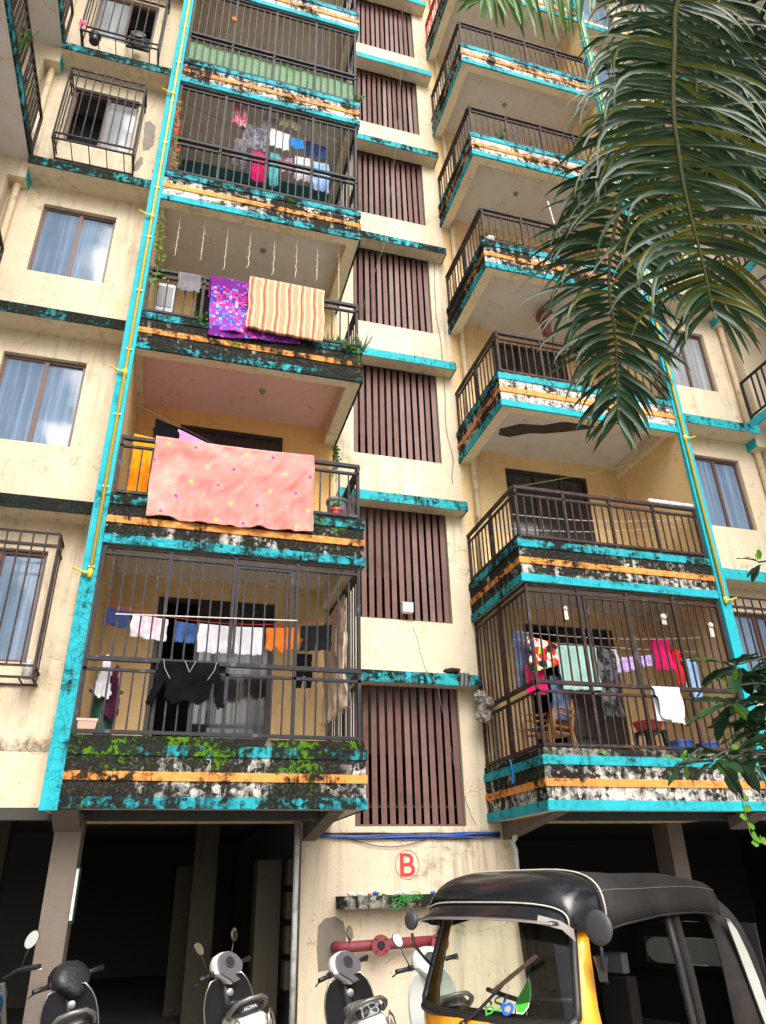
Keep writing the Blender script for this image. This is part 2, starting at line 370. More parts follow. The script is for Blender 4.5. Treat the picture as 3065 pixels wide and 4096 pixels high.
# balcony back walls with door openings, doors
DOORS = {}
for S in 'LR':
    for k in range(1, NF+1):
        a, b = sorted((mx(S,-.945), mx(S,2.215))); d0, d1 = sorted((mx(S,-.27), mx(S,1.36)))
        s = MB(); zb = z0(k)+.55; wall_panel(s, a, b, z0(k)+.0 if k == 1 else z0(k)+.36, z0(k)+H+.36, WY, WY+.16, [(d0, d1, zb, z0(k)+2.95)])
        mt = 'cream_in'
        if (S, k) == ('L', 2): mt = 'ochre_in'
        if (S, k) == ('L', 4): mt = 'blue_in'
        P(s.build('balcony_wall', M[mt]))
        fr = MB(); zt = z0(k)+2.95
        fr.box(d0, d1, WY+.02, WY+.10, zt-.07, zt-.001).box(d0+.001, d0+.06, WY+.02, WY+.10, zb, zt-.07).box(d1-.06, d1-.001, WY+.02, WY+.10, zb, zt-.07)
        for q in ((.36,) if k in (1,) else (.36, .68)): xx = d0+(d1-d0)*q; fr.box(xx-.03, xx+.03, WY+.03, WY+.09, zb, zt-.07)
        dr = P(fr.build('balcony_door', M['frame_dk']))
        cuts = [d0+.06]+[d0+(d1-d0)*q for q in ((.36,) if k == 1 else (.36, .68))]+[d1-.06]
        for i in range(len(cuts)-1):
            if k == 1 and i == 0: continue     # the open leaf
            MB().box(cuts[i]+.03 if i else cuts[i], cuts[i+1]-.03 if i < len(cuts)-2 else cuts[i+1], WY+.055, WY+.065, zb, zt-.07).build('pane', M['pane_dk'], dr)
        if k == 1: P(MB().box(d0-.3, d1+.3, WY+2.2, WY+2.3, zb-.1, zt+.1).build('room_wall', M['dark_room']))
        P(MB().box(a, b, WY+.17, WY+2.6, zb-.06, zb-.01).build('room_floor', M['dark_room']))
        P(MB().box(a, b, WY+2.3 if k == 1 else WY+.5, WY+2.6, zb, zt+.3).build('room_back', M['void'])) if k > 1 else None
# balconies
MOLD = {'L': [(.60,.70,.47,.76,.70,.9), (.47,.66,.36,.72,.52,.9), (.66,.78,.52,.80,.64,.9), (.46,.58,.40,.62,.52,.8), (.42,.52,.40,.55,.48,.7), (.36,.46,.38,.48,.46,.6), (.36,.46,.38,.48,.46,.6)],
        'R': [(.28,.52,.34,.58,.34,.6), (.32,.60,.40,.72,.46,.7), (.22,.44,.30,.53,.46,.7), (.44,.62,.52,.66,.58,.7), (.32,.50,.46,.52,.50,.6), (.32,.50,.46,.52,.48,.6), (.34,.44,.38,.46,.46,.6)]}
for S in 'LR':
    for k in range(1, NF+1):
        z = z0(k); bx = lambda m_, x0, x1, *r: m_.box(mx(S, x0), mx(S, x1), *r)
        s = MB()
        bx(s, -.945, 2.19, 8.40, WY, z+.35, z+.55)                       # slab
        bx(s, -.945, 2.215, 8.375, 8.53, z+.004, z+.35)                     # front beam
        bx(s, 2.03, 2.214, 8.53, WY, z+.006, z+.35)                         # side beam
        bx(s, -.945, -.86, 8.53, WY, z+.10, z+.35)
        bx(s, -.945, 2.215, 8.375, 8.44, z+.35, z+.615); bx(s, 2.15, 2.214, 8.44, WY, z+.35, z+.615)
        slab = P(s.build('balcony', M['cream']))
        bx(MB(), -.858, 2.028, 8.532, WY-.002, z+.33, z+.348).build('soffit', M['soffit_mauve' if (S, k) == ('L', 3) else 'soffit'], slab)
        ch = .72 if k == 1 else .668
        mo = MOLD[S][k-1]; bi = -1
        for nm, mat, a, b, pr, dm, moss in (('teal_band', 'teal', 0, .115, 0, 0, .22), ('white_band', 'white_b', .115, .27, .016, 0, .26), ('orange_band', 'orange_b', .27, .36, 0, 0, .22), ('white_band', 'white_b', .36, .52, .016, 0, .35), ('teal_band', 'teal', .52, .63, 0, 0, .40), ('curb', 'curb', .63, ch, .022, 0, .47)):
            y0 = FY+pr; xe = 2.244-pr
            t = MB(); back = 8.375 if nm != 'curb' else 8.47
            bi += 1; t2 = MB()
            bx(t, -.93, xe, y0, back, z+a, z+b)
            bx(t2, 2.215 if nm != 'curb' else 2.13, xe, back, WY, z+a, z+b)
            for o, dd in ((t.build(nm, M[mat], slab), 0), (t2.build(nm, M[mat], slab), .16 if k > 1 else .08)):
                o['mold'] = min(.85, mo[bi]+dd); o['moss'] = moss*(1.0 if (S, k) == ('L', 1) else .86 if (S, k) == ('L', 3) else .62 if k <= 4 else 0)
# railings and grilles
PX = [-.90, -.14, .62, 1.39, 2.17]
GR = {('L', 1), ('R', 1), ('L', 4), ('L', 5), ('L', 6)}
for S in 'LR':
    for k in range(1, NF+1):
        z = z0(k); Y = 8.405; mat = M['rail'] if S == 'L' else M['rail_br']
        if (S, k) == ('R', 7): mat = M['rail_red']
        grille = (S, k) in GR
        zb, zm, zt = z+.76, z+1.42, z+1.54
        if k > 1: zb = z+.715; zm = z+1.37; zt = z+1.49
        top = z+2.79; cur = z+(.72 if k == 1 else .668)
        X = [mx(S, x) for x in PX]; xs = mx(S, 2.185)
        f = MB()
        x0, x1 = min(X), max(X)
        for x in X: f.box(x-.02, x+.02, Y-.02, Y+.02, cur, zt-.02 if not grille else z+2.9)
        for zz, w in ((zb, .019), (zm, .016), (zt, .024)):
            f.box(x0-.02, x1+.02, Y-w-.004, Y+w+.004, zz-w, zz+w)
            f.box(xs-w, xs+w, Y+.02, WY, zz-w, zz+w)
        for yy in (9.25, 10.12): f.box(xs-.0195, xs+.0195, yy-.0195, yy+.0195, cur, (zt-.02) if not grille else z+2.9)
        if grille:
            for zz in (top, z+2.875): f.box(x0-.02, x1+.02, Y-.0185, Y+.0185, zz-.016, zz+.016); f.box(xs-.016, xs+.016, Y+.02, WY, zz-.016, zz+.016)
            gx = sorted((mx(S, .62), mx(S, 1.36)))
            if k == 1: f.box(gx[0]+.03, gx[0]+.06, Y-.03, Y, zt+.03, top-.03).box(gx[1]-.06, gx[1]-.03, Y-.03, Y, zt+.03, top-.03).box(gx[0]+.06, gx[1]-.06, Y-.03, Y, top-.06, top-.03)
        fr = P(f.build('balcony_grille' if grille else 'balcony_railing', mat)); nm = 'grille_bar' if grille else 'baluster'
        n = 6
        for i in range(4):
            for j in range(1, n):
                x = X[i]+(X[i+1]-X[i])*j/n; jx = rnd.uniform(-.004, .004)
                ubar(nm, (x, Y, zb), (x+jx, Y, zm), .019, .019, mat, fr)
                if grille: ubar(nm, (x, Y, zt), (x+jx*1.5, Y, top), .019, .019, mat, fr)
        ny = 13
        for j in range(1, ny):
            y = Y+(10.12-Y)*j/ny
            ubar(nm, (xs, y, zb), (xs, y, zm), .019, .019, mat, fr)
            if grille: ubar(nm, (xs, y, zt), (xs, y, top), .019, .019, mat, fr)
# window walls beside the pillars
WX0, WX1 = -2.67, -1.60
for S in 'LR':
    x0, x1 = sorted((mx(S,-3.2), mx(S,-1.085))); w0, w1 = sorted((mx(S, WX0), mx(S, WX1)))
    s = MB(); wall_panel(s, x0, x1, 2.42, TOP, 9.0, 9.16, [(w0, w1, 3.96+H*k, 5.35+H*k) for k in range(7)])
    P(s.build('window_wall', M['cream_w']))
    for k in range(7):
        zb, zt = 3.96+H*k, 5.35+H*k
        f = MB(); y0, y1 = 9.07, 9.13
        f.box(w0+.001, w1-.001, y0, y1, zt-.05, zt-.001).box(w0+.001, w1-.001, y0, y1, zb+.001, zb+.045)
        f.box(w0+.001, w0+.045, y0, y1, zb+.045, zt-.05).box(w1-.045, w1-.001, y0, y1, zb+.045, zt-.05)
        xm = (w0+w1)/2+.02; f.box(xm-.028, xm+.028, y0-.01, y1, zb+.045, zt-.05)
        wn_ = P(f.build('window', M['frame']))
        opened = S == 'L' and k in (3, 4)
        L_ = (w0+.045, xm-.028); R_ = (xm+.028, w1-.045)
        pm = M['pane'] if (S == 'L' or k != 2) else M['pane_pale']
        if S == 'L' and k == 3: pass
        if not (S == 'L' and k == 3): MB().box(L_[0], L_[1], 9.09, 9.10, zb+.045, zt-.05).build('pane', pm if k < 3 or S == 'R' else M['pane_pale'], wn_)
        if not (S == 'L' and k == 4): MB().box(R_[0], R_[1], 9.105, 9.115, zb+.045, zt-.05).build('pane', pm if k != 3 or S == 'R' else M['pane_pale'], wn_)
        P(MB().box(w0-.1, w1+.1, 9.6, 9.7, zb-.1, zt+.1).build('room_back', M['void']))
        # chajja ledge above the window
        s = MB().box(*sorted((mx(S,-2.93), mx(S,-1.10))), 8.615, 9.0, 5.725+H*k, 5.865+H*k); lg = P(s.build('window_ledge', M['cream']))
        e = MB().box(*sorted((mx(S,-2.93), mx(S,-1.10))), 8.60, 8.615, 5.71+H*k, 5.885+H*k).box(*sorted((mx(S,-2.93), mx(S,-1.10))), 8.615, 9.0, 5.865+H*k, 5.885+H*k).build('ledge_edge', M['ledge_teal'], lg)
        e['mold'] = ([.85, .70, .68, .66, .6, .5, .5] if S == 'L' else [.25, .42, .5, .5, .5, .5, .5])[k]
# window grilles (box cages)
def window_grille(S, x0, x1, zb, zt, yf, mat):
    x0, x1 = sorted((mx(S, x0), mx(S, x1))); f = MB(); w = .024
    for zz in (zb, zb+.13, zt-.16, zt):
        f.bar((x0, yf, zz), (x1, yf, zz), w)
        for x in (x0, x1): f.bar((x, yf+.012, zz), (x, 9.0, zz), w*.9)
    for x in (x0, x1): f.bar((x, yf, zb-.012), (x, yf, zt+.012), w*1.05)
    for zz in (zb, zt): f.bar((x0, 8.98, zz+.002), (x1, 8.98, zz+.002), w*.9)
    fr = P(f.build('window_grille', mat)); n = 9
    for i in range(1, n):
        x = x0+(x1-x0)*i/n; ubar('window_bar', (x, yf-.004, zb+.13), (x, yf-.004, zt), .017, .017, mat, fr)
        if i % 2 == 0: ubar('window_bar', (x, yf, zb), (x, 8.99, zb), .014, .014, mat, fr)
    for x in (x0, x1):
        for y in (yf+.13, yf+.27): ubar('window_bar', (x, y, zb), (x, y, zt), .016, .016, mat, fr)
    return fr
window_grille('L', -2.72, -1.44, 3.70, 5.42, 8.62, M['rail_br'])
window_grille('L', -2.69, -1.49, 12.17, 13.95, 8.60, M['rail'])
window_grille('L', -2.72, -1.42, 15.02, 17.0, 8.60, M['rail'])
window_grille('R', -2.69, -1.30, 3.75, 5.42, 8.62, M['rail_br'])
# slabs between storeys close the body (not seen, they keep light out)
s = MB()
for k in range(1, 8): s.box(-3.2, -1.085, 9.17, WY+3, z0(k)+.36, z0(k)+.55); s.box(2*AX+1.085, 2*AX+3.2, 9.17, WY+3, z0(k)+.36, z0(k)+.55)
s.box(-3.2, 2*AX+3.2, WY+3.0, WY+3.2, 2.6, TOP); s.box(-3.2, 2*AX+3.2, 8.3, WY+3.2, TOP+1.0, TOP+1.15)
s.box(-1.4, -1.1, WY+.2, WY+3, 2.6, TOP); s.box(2*AX+1.1, 2*AX+1.4, WY+.2, WY+3, 2.6, TOP); s.box(1.6, 1.89, WY+.2, WY+3, 2.6, TOP); s.box(4.81, 5.09, WY+.2, WY+3, 2.6, TOP)
P(s.build('core_structure', M['dark_room']))
# stilt parking
M['dark_cream'] = plaster('shade-darkened parking plaster', (.06, .052, .036), .8, .6, .5)  # cream taken down to near black, parking shade put into the colour
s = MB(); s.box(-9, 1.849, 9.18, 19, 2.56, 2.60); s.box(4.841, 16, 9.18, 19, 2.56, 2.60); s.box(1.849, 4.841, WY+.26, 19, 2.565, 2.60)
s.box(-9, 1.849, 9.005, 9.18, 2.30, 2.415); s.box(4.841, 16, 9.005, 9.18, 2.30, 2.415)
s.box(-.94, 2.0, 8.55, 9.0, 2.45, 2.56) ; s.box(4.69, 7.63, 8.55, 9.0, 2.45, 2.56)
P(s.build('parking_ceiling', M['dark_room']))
P(MB().box(-9, 16, 9.4, 19, -.05, .012).build('parking_floor', simple('shade-dark parking floor', (.06, .055, .05), .8, dirt=.3)))  # dark slab added so the shaded parking reads near black
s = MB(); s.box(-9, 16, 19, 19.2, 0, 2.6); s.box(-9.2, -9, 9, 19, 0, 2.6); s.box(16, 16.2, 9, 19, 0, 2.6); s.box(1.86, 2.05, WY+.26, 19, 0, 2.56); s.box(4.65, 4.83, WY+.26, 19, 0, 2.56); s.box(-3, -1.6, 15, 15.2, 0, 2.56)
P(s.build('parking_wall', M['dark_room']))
for (x0, x1, y0, y1) in ((-.99, -.72, 8.95, 9.42), (7.36, 7.62, 10.2, 10.6), (10.2, 10.5, 9.3, 9.8), (-4.4, -4.05, 9.2, 9.7)):
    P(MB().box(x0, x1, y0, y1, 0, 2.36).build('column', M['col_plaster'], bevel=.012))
for S in 'LR':   # haunch beams under the first balconies
    xa, xb = sorted((mx(S, 1.86), mx(S, 2.03)))
    s = MB().add([(xa,8.56,2.352),(xb,8.56,2.352),(xb,WY,2.352),(xa,WY,2.352),(xa,WY,2.14),(xb,WY,2.14)], [(0,1,2,3),(0,4,5,1),(2,5,4,3),(0,3,4),(1,5,2)])
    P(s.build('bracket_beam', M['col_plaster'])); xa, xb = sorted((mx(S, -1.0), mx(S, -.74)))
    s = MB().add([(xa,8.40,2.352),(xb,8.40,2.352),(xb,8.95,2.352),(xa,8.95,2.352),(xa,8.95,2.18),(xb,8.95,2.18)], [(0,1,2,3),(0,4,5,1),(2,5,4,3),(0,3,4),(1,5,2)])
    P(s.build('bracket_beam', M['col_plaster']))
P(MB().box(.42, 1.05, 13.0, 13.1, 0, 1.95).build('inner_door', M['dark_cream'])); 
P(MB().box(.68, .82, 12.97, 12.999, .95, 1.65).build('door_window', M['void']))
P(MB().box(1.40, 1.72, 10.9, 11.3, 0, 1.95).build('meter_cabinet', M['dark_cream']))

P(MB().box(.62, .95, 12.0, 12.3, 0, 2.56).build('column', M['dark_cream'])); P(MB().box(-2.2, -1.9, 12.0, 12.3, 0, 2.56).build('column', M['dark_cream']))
for x in (-3.28, -2.88):
    for z in (1.02, 1.32): P(MB().box(x, x+.26, 18.95, 18.99, z, z+.18).build('ventilator_pane', simple('dusty pane', (.5, .52, .5), .5)))
P(MB().box(-.715, -.695, 9.0, 9.35, 1.33, 1.85).build('notice_board', simple('green felt board', (.03, .07, .05), .9))); P(MB().box(-.719, -.691, 8.975, 9.0, 1.36, 1.83).build('board_edge', simple('white board edge', (.6, .6, .58), .5)))
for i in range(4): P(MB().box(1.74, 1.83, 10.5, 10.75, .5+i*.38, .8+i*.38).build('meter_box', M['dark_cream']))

# ------------------------------------------------------------------ side wings (they close the court left and right)
for S in 'LR':
    wing = thing('building_wing', ('cream side wing with railed galleries on the left edge of the court' if S == 'L' else 'cream side wing with railed galleries on the right edge of the court'), 'building', (mx(S,-4.0), 6, 0))
    def PW(o):
        o.parent = wing; o.matrix_basis = Matrix.Translation(-Vector(wing.location)) @ o.matrix_basis; return o
    B = lambda m_, x0, x1, *r: m_.box(mx(S, x0), mx(S, x1), *r)
    s = MB(); B(s, -4.6, -4.4, 1.5, 8.76, 2.4, TOP); B(s, -6.5, -3.2, 8.762, 8.998, 2.4, TOP); B(s, -8.5, -4.6, 1.5, 1.7, 2.4, TOP); B(s, -8.5, -4.6, 1.7, 8.76, TOP, TOP+.15)
    PW(s.build('wing_wall', M['cream']))
    for j in range(-2, 5):
        z = 11.73+H*j
        s = MB(); B(s, -4.4, -2.96, 1.9, 8.76, z+.004, z+.15); fl = PW(s.build('gallery', M['soffit']))
        s = MB(); B(s, -2.96, -2.93, 1.9, 8.76, z, z+.16); e = s.build('gallery_edge', M['ledge_teal'], fl); e['mold'] = .66 if S == 'L' else .3
        s = MB(); B(s, -4.4, -2.948, 8.763, 8.999, z-.375, z+.16); PW(s.build('end_beam', M['cream']))
        s = MB(); B(s, -2.948, -2.933, 8.763, 8.999, z-.375, z+.16); e = s.build('beam_end', M['ledge_teal'], fl); e['mold'] = .12
        f = MB(); X = mx(S, -2.955); za, zc = z+.23, z+.98
        f.box(X-.02, X+.02, 1.92, 8.74, zc-.02, zc+.02).box(X-.016, X+.016, 1.92, 8.74, za-.016, za+.016)
        for y in (1.95, 2.5, 3.44, 4.5, 5.55, 6.6, 7.66, 8.72): f.box(X-.021, X+.021, y-.021, y+.021, z+.16, zc-.02)
        rl = PW(f.build('gallery_railing', M['rail_br'] if S == 'L' else M['rail']))
        fb = MB()
        for i in range(22): yy = 2.08+i*.14; fb.box(X-.017, X+.017, yy-.009, yy+.009, za+.017, zc-.021)
        fb.build('bars', M['rail_br'] if S == 'L' else M['rail'], rl)['kind'] = 'stuff'
        n = 41
        for i in range(1, n):
            y = 3.44+(8.72-3.44)*i/n
            if y < 5.2 or i % 8 == 0: continue
            ubar('rail_bar', (X, y, za), (X, y, zc), .034, .018, M['rail_br'] if S == 'L' else M['rail'], rl)
    # rain pipe in the corner
    PW(MB().tube([(mx(S,-3.08), 8.93, 2.4), (mx(S,-3.08), 8.93, TOP)], .055, 10).build('rain_pipe', M['beige_pvc'], smooth=True))

# ------------------------------------------------------------------ pipes fixed to the building
def P_(o): return P(o)
for S, x, zb in (('L', -1.0, 4.80), ('R', -.985, 5.19)):
    X = mx(S, x)
    g_ = P(MB().tube([(X, 8.29, zb), (X, 8.29, TOP)], .02, 8).build('gas_pipe', M['yellow'], smooth=True))
    for k in range(0, 14):
        zz = zb+.12+k*1.05
        MB().box(X-.034, X+.034, 8.300, 8.325, zz-.008, zz+.008).build('bracket', M['steel'], g_)
    for k in range(5):
        zz = (4.83 if S == 'L' else 5.21)+H*k-(0 if k else 0)
        if k: zz = (7.67 if S == 'L' else 8.02)+H*(k-1)
        sg = -1 if S == 'L' else 1
        MB().tube([(X, 8.29, zz), (X+sg*.10, 8.28, zz+.015), (X+sg*.19, 8.27, zz+.05)], [.022, .013, .013], 6).build('valve', M['yellow'], g_, smooth=True)
        MB().tube([(X, 8.29, zz-.05), (X, 8.29, zz+.05)], .028, 8).build('coupling', M['yellow'], g_, smooth=True)
o = tag(MB().tube([(1.745, 9.92, 0), (1.745, 9.92, 2.36)], .035, 10).build('down_pipe', M['white_pvc'], smooth=True), 'grey white pipe standing against the parking corner beside the stair wall', 'pipe')
o = tag(MB().tube([(4.70, 10.09, 2.75), (4.70, 10.09, TOP)], .05, 10).build('rain_pipe', M['beige_pvc'], smooth=True), 'beige rain pipe running up behind the right balconies', 'pipe')
o = tag(MB().tube([(4.78, 10.05, 0), (4.78, 10.05, 2.0), (4.74, 10.03, 2.1), (4.72, 9.9, 2.14), (4.72, 9.9, 2.36)], .035, 8).build('down_pipe', M['white_pvc'], smooth=True), 'grey pipe with a bend under the right balcony', 'pipe')

# ------------------------------------------------------------------ ground wall: letter, shelf, hydrant pipe, cables
M['red_paint'] = simple('red stencil paint', (.55, .03, .03), .7, var=.25, scale=9)
sg_ = thing('painted_letter', 'red letter B inside a thin red circle painted on the stair wall', 'sign', (3.26, WY-.002, 1.845))
mt = Matrix.Rotation(R(90), 4, 'X')
def stroke(pts, w, y, closed=False):
    s_ = MB(); n_ = len(pts); vs_ = []
    for i in range(n_):
        a, b = Vector(pts[max(i-1, 0)]), Vector(pts[min(i+1, n_-1)]); t_ = (b-a).normalized(); q = Vector((-t_.y, t_.x))*w/2; c = Vector(pts[i]); vs_ += [(c.x+q.x, y, c.y+q.y), (c.x-q.x, y, c.y-q.y)]
    return s_.add(vs_, [(2*i, 2*i+1, 2*i+3, 2*i+2) for i in range(n_-1)])
hb = .118
lt = stroke([(-.062, -hb-.02), (-.062, hb+.02)], .044, -.001)
def bowl(zc, r_, xr): return [(-.045, zc+r_)]+[(xr+math.cos(a)*r_*.9, zc+math.sin(a)*r_) for a in [math.pi/2-math.pi*i/12 for i in range(13)]]+[(-.045, zc-r_)]
b1 = stroke(bowl(.060, .058, .0), .042, -.0014); b2 = stroke(bowl(-.058, .060, .012), .042, -.0018)
lt.add(b1.v, b1.f); lt.add(b2.v, b2.f); lt.v = [(x*1.2, y, z) for x, y, z in lt.v]; lt.build('letter', M['red_paint'], sg_)
ring = [(math.cos(a)*.165, 0, math.sin(a)*.172) for a in [2*math.pi*i/40 for i in range(40)]]
MB().tube(ring, .004, 4, closed=True).build('circle', M['red_paint'], sg_)
P(MB().box(2.30, 4.3, 9.86, WY, 1.36, 1.50).build('shelf_ledge', M['curb'])).__setitem__('mold', .62)
M['pl_white'] = simple('white plastic', (.72, .72, .72), .35, var=.1); M['pl_blue'] = simple('blue plastic', (.03, .11, .42), .4); M['pl_green'] = simple('green plastic', (.04, .30, .06), .5, var=.3); M['pl_red'] = simple('red plastic', (.45, .05, .03), .4)
M['pl_black'] = simple('black plastic', (.015, .015, .016), .4); M['pl_dkgreen'] = simple('dark green plastic', (.01, .06, .035), .45)
def crumple(c, r, seed, flat=.6, n=2):
    bm = bmesh.new(); bmesh.ops.create_icosphere(bm, subdivisions=n, radius=1)
    mbb = MB(); vs = []
    for v in bm.verts:
        k = 1+.45*noise.noise(Vector(v.co)*1.7+Vector((seed*3.1, seed, 0)))+.25*noise.noise(Vector(v.co)*4+Vector((seed, 0, seed)))
        vs.append((c[0]+v.co.x*r*k, c[1]+v.co.y*r*k*.8, c[2]+v.co.z*r*k*flat))
    mbb.add(vs, [tuple(v.index for v in f.verts) for f in bm.faces]); bm.free(); return mbb
for i, (x, r, m_, lab) in enumerate(((2.44, .05, 'pl_white', 'crumpled white wrapper at the left end of the wall shelf'), (2.56, .042, 'pl_white', 'round pale plastic cup lying second from left on the wall shelf'), (2.68, .025, 'pl_red', 'small red scrap on the wall shelf'), (2.76, .045, 'pl_blue', 'flat blue wrapper on the wall shelf'), (2.88, .04, 'beige_pvc', 'crumpled tan paper on the wall shelf'), (3.05, .04, 'pl_white', 'white paper scrap behind the green netting on the shelf'), (3.16, .05, 'pl_white', 'pinkish white crumpled cloth on the wall shelf'), (3.52, .035, 'pl_blue', 'small blue scrap near the right of the shelf'))):
    o = crumple((x, 9.93, 1.50+r*.45), r, i+1).build('litter', M[m_]); tag(o, lab, 'litter', 'litter on the wall shelf')
s = MB()
for i in range(26):
    a = rnd.uniform(0, 6.28); c = Vector((2.98+.022*i*.5+rnd.uniform(-.05, .05), 9.855, 1.49-rnd.random()*.13*(1 if i < 10 else .5)))
    s.tube([c, c+Vector((math.cos(a)*.05, -.012, math.sin(a)*.04)), c+Vector((math.cos(a+.8)*.09, -.004, math.sin(a+.8)*.05)), c+Vector((math.cos(a+1.7)*.06, 0, math.sin(a+1.9)*.05))], .004, 4)
tag(s.build('green_netting', M['pl_green']), 'tangle of green netting hanging over the wall shelf', 'netting')
hp = thing('hydrant_pipe', 'dark red hydrant pipe with open flanges low on the stair wall', 'pipe', (2.9, 10.0, .95))
def PH(o): o.parent = hp; o.matrix_basis = Matrix.Translation(-Vector(hp.location)); return o
PH(MB().tube([(2.30, 10.16, .955), (2.30, 10.06, .955), (2.34, 10.0, .955), (2.45, 9.99, .957), (3.62, 9.99, .985)], .06, 14).build('pipe', M['red_pipe'], smooth=True))
for x in (2.80, 3.56):
    PH(MB().lathe((x, 9.985, .965), [(.055, 0), (.055, -.10), (.115, -.10), (.115, -.125), (.05, -.125), (.05, -.02)], 20, 'Y').build('flange', M['red_pipe'], autosm=True))
    PH(MB().lathe((x, 9.85, .965), [(.048, 0), (.048, .03)], 16, 'Y').build('flange_bore', M['void']))
    for q in range(4):
        a = R(45+90*q); PH(MB().lathe((x+math.cos(a)*.088, 9.857, .965+math.sin(a)*.088), [(.012, 0), (.012, -.004)], 8, 'Y').build('bolt_hole', M['void']))
# dark old patches on the wall
for pts, lab in (([(2.08,1.18),(2.16,1.26),(2.30,1.28),(2.40,1.22),(2.44,1.08),(2.42,.86),(2.34,.80),(2.24,.72),(2.09,.70),(2.07,.95)], 'soot'),):
    P(MB().poly([(x, WY-.003, z) for x, z in pts], (0, .0025, 0)).build('cement_patch', simple('rough cement patch', (.19, .16, .13), .95, var=.4, scale=6)))
cb = thing('cable_bundle', 'bundle of blue and black cables strung across the stair wall', 'cable', (3.3, 10.1, 2.2))
for i in range(9):
    pts = []
    for j in range(25):
        u = j/24; x = 1.86+u*2.75; pts.append((x-3.3, WY-.03-.012*math.sin(i*1.7)-10.1, 2.205+.018*math.sin(3*u+i)+.012*math.sin(9*u+i*2.1)+(i-4)*.006-.02*math.sin(math.pi*u)-2.2))
    MB().tube(pts, .009, 6).build('cable', M['pl_blue'] if i in (1, 3, 5, 6) else M['pl_black'], cb, smooth=True)
MB().tube([(2.35+u*1.35-3.3, WY-.03-10.1, 2.19-.13*math.sin(math.pi*u)**1.2-2.2) for u in [i/16 for i in range(17)]], .006, 5).build('sagging_cable', M['pl_black'], cb, smooth=True)
# wires hanging down the stair wall
M['wire'] = simple('thin grey wire', (.12, .11, .10), .6)
for i, (pts, lab) in enumerate((([(3.42, 10.0, 5.05), (3.55, 9.86, 4.38), (3.72, 9.84, 4.1), (3.9, 9.95, 3.2), (4.12, 10.1, 2.6), (4.3, 10.12, 2.25)], 'thin wire hanging from the floodlight down to the cable bundle'), ([(4.25, 10.14, 13.2), (4.22, 10.13, 11.4), (4.30, 10.13, 10.2), (4.24, 10.13, 9.0), (4.33, 10.13, 8.2), (4.28, 10.13, 7.6)], 'loose wire hanging beside the upper stair louvres'), ([(3.75, 9.8, 21.0), (3.55, 9.75, 17.0), (3.05, 9.7, 12.5), (2.45, 9.6, 10.3)], 'long slack wire crossing the upper stair louvres'))):
    sm = []
    for a in range(len(pts)-1):
        for q in range(5):
            u = q/5; p = Vector(pts[a]).lerp(Vector(pts[a+1]), u); sm.append(p+Vector((.012*math.sin(a*5+q*1.3), 0, 0)))
    tag(MB().tube(sm, .005, 5).build('hanging_wire', M['wire']), lab, 'wire')
fl = thing('floodlight', 'small white floodlight on the sill of the second stair louvre', 'lamp', (3.37, 10.08, 5.3))
o = MB().box(-.085, .085, -.05, .05, .0, .15).build('housing', M['pl_white'], fl, bevel=.012); MB().box(-.07, .07, -.056, -.051, .02, .09).build('lens', simple('lamp lens', (.5, .55, .45), .2), fl); MB().box(-.10, .10, -.02, .03, .15, .175).build('hood', M['curb'], fl)
tag(crumple((3.98, 9.93, 4.40), .13, 9, .35).build('dark_rag', M['pl_black']), 'dark rag lying on the lowest stair ledge', 'rag')
tag(MB().loft([[(4.05+.02*i, 9.86-.01*j, 4.36-.05*j+.01*math.sin(i*2+j)) for i in range(9)] for j in range(5)]).build('dark_sheet', simple('black polythene', (.02, .025, .022), .35)), 'scrap of black polythene hanging over the lowest stair ledge', 'polythene')
# broken soffit plaster on the ceiling over the second right balcony
pp = [(4.93,9.42),(4.99,9.60),(5.20,9.62),(5.50,9.42),(5.75,9.37),(6.10,9.22),(6.45,9.03),(6.50,8.93),(6.20,8.88),(5.85,8.98),(5.60,9.14),(5.2,9.20)]
P(MB().poly([(x, y, z0(3)+.326) for x, y in pp], (0, 0, .003)).build('broken_plaster', simple('bare broken cement', (.055, .042, .036), .95, var=.4, scale=10, bumpd=.02)))
# peeled plaster around the fourth floor window
mp = simple('bare grey render', (.26, .235, .205), .95, var=.25, scale=8, bumpd=.01)
for pts in ([(-1.45,13.55),(-1.38,13.62),(-1.29,13.50),(-1.27,13.25),(-1.24,13.02),(-1.33,12.85),(-1.42,12.80),(-1.44,13.0)], [(-1.46,12.62),(-1.40,12.66),(-1.36,12.50),(-1.44,12.30),(-1.52,12.28)], [(-2.38,12.1),(-2.2,12.08),(-2.05,11.98),(-2.02,11.92),(-2.2,11.80),(-2.36,11.85)], [(-2.10,12.13),(-1.9,12.14),(-1.75,12.05),(-1.82,11.93),(-1.98,11.95)], [(-1.22,12.4),(-1.1,12.42),(-1.12,12.36),(-1.2,12.34)], [(-2.55,14.93),(-2.45,14.98),(-2.40,14.92),(-2.44,14.85)]):
    q = []
    for i in range(len(pts)):
        a, b = pts[i], pts[(i+1) % len(pts)]
        for u in (0, .33, .66): q.append((a[0]+(b[0]-a[0])*u+rnd.uniform(-.015, .015), 8.9965, a[1]+(b[1]-a[1])*u+rnd.uniform(-.015, .015)))
    P(MB().poly(q, (0, .0025, 0)).build('peeled_plaster', mp))
# lamp holders on soffits
for S, k, x, y in (('L', 3, .9, 9.35), ('R', 3, .18, 9.2), ('L', 4, .75, 9.3), ('R', 5, .9, 9.2), ('R', 6, .85, 9.2), ('R', 4, .2, 9.3)):
    P(MB().lathe((mx(S, x), y, z0(k)+.328), [(.055, 0), (.055, -.012), (.03, -.02), (.028, -.06), (.02, -.065)], 14).build('lamp_holder', M['curb'], autosm=True))

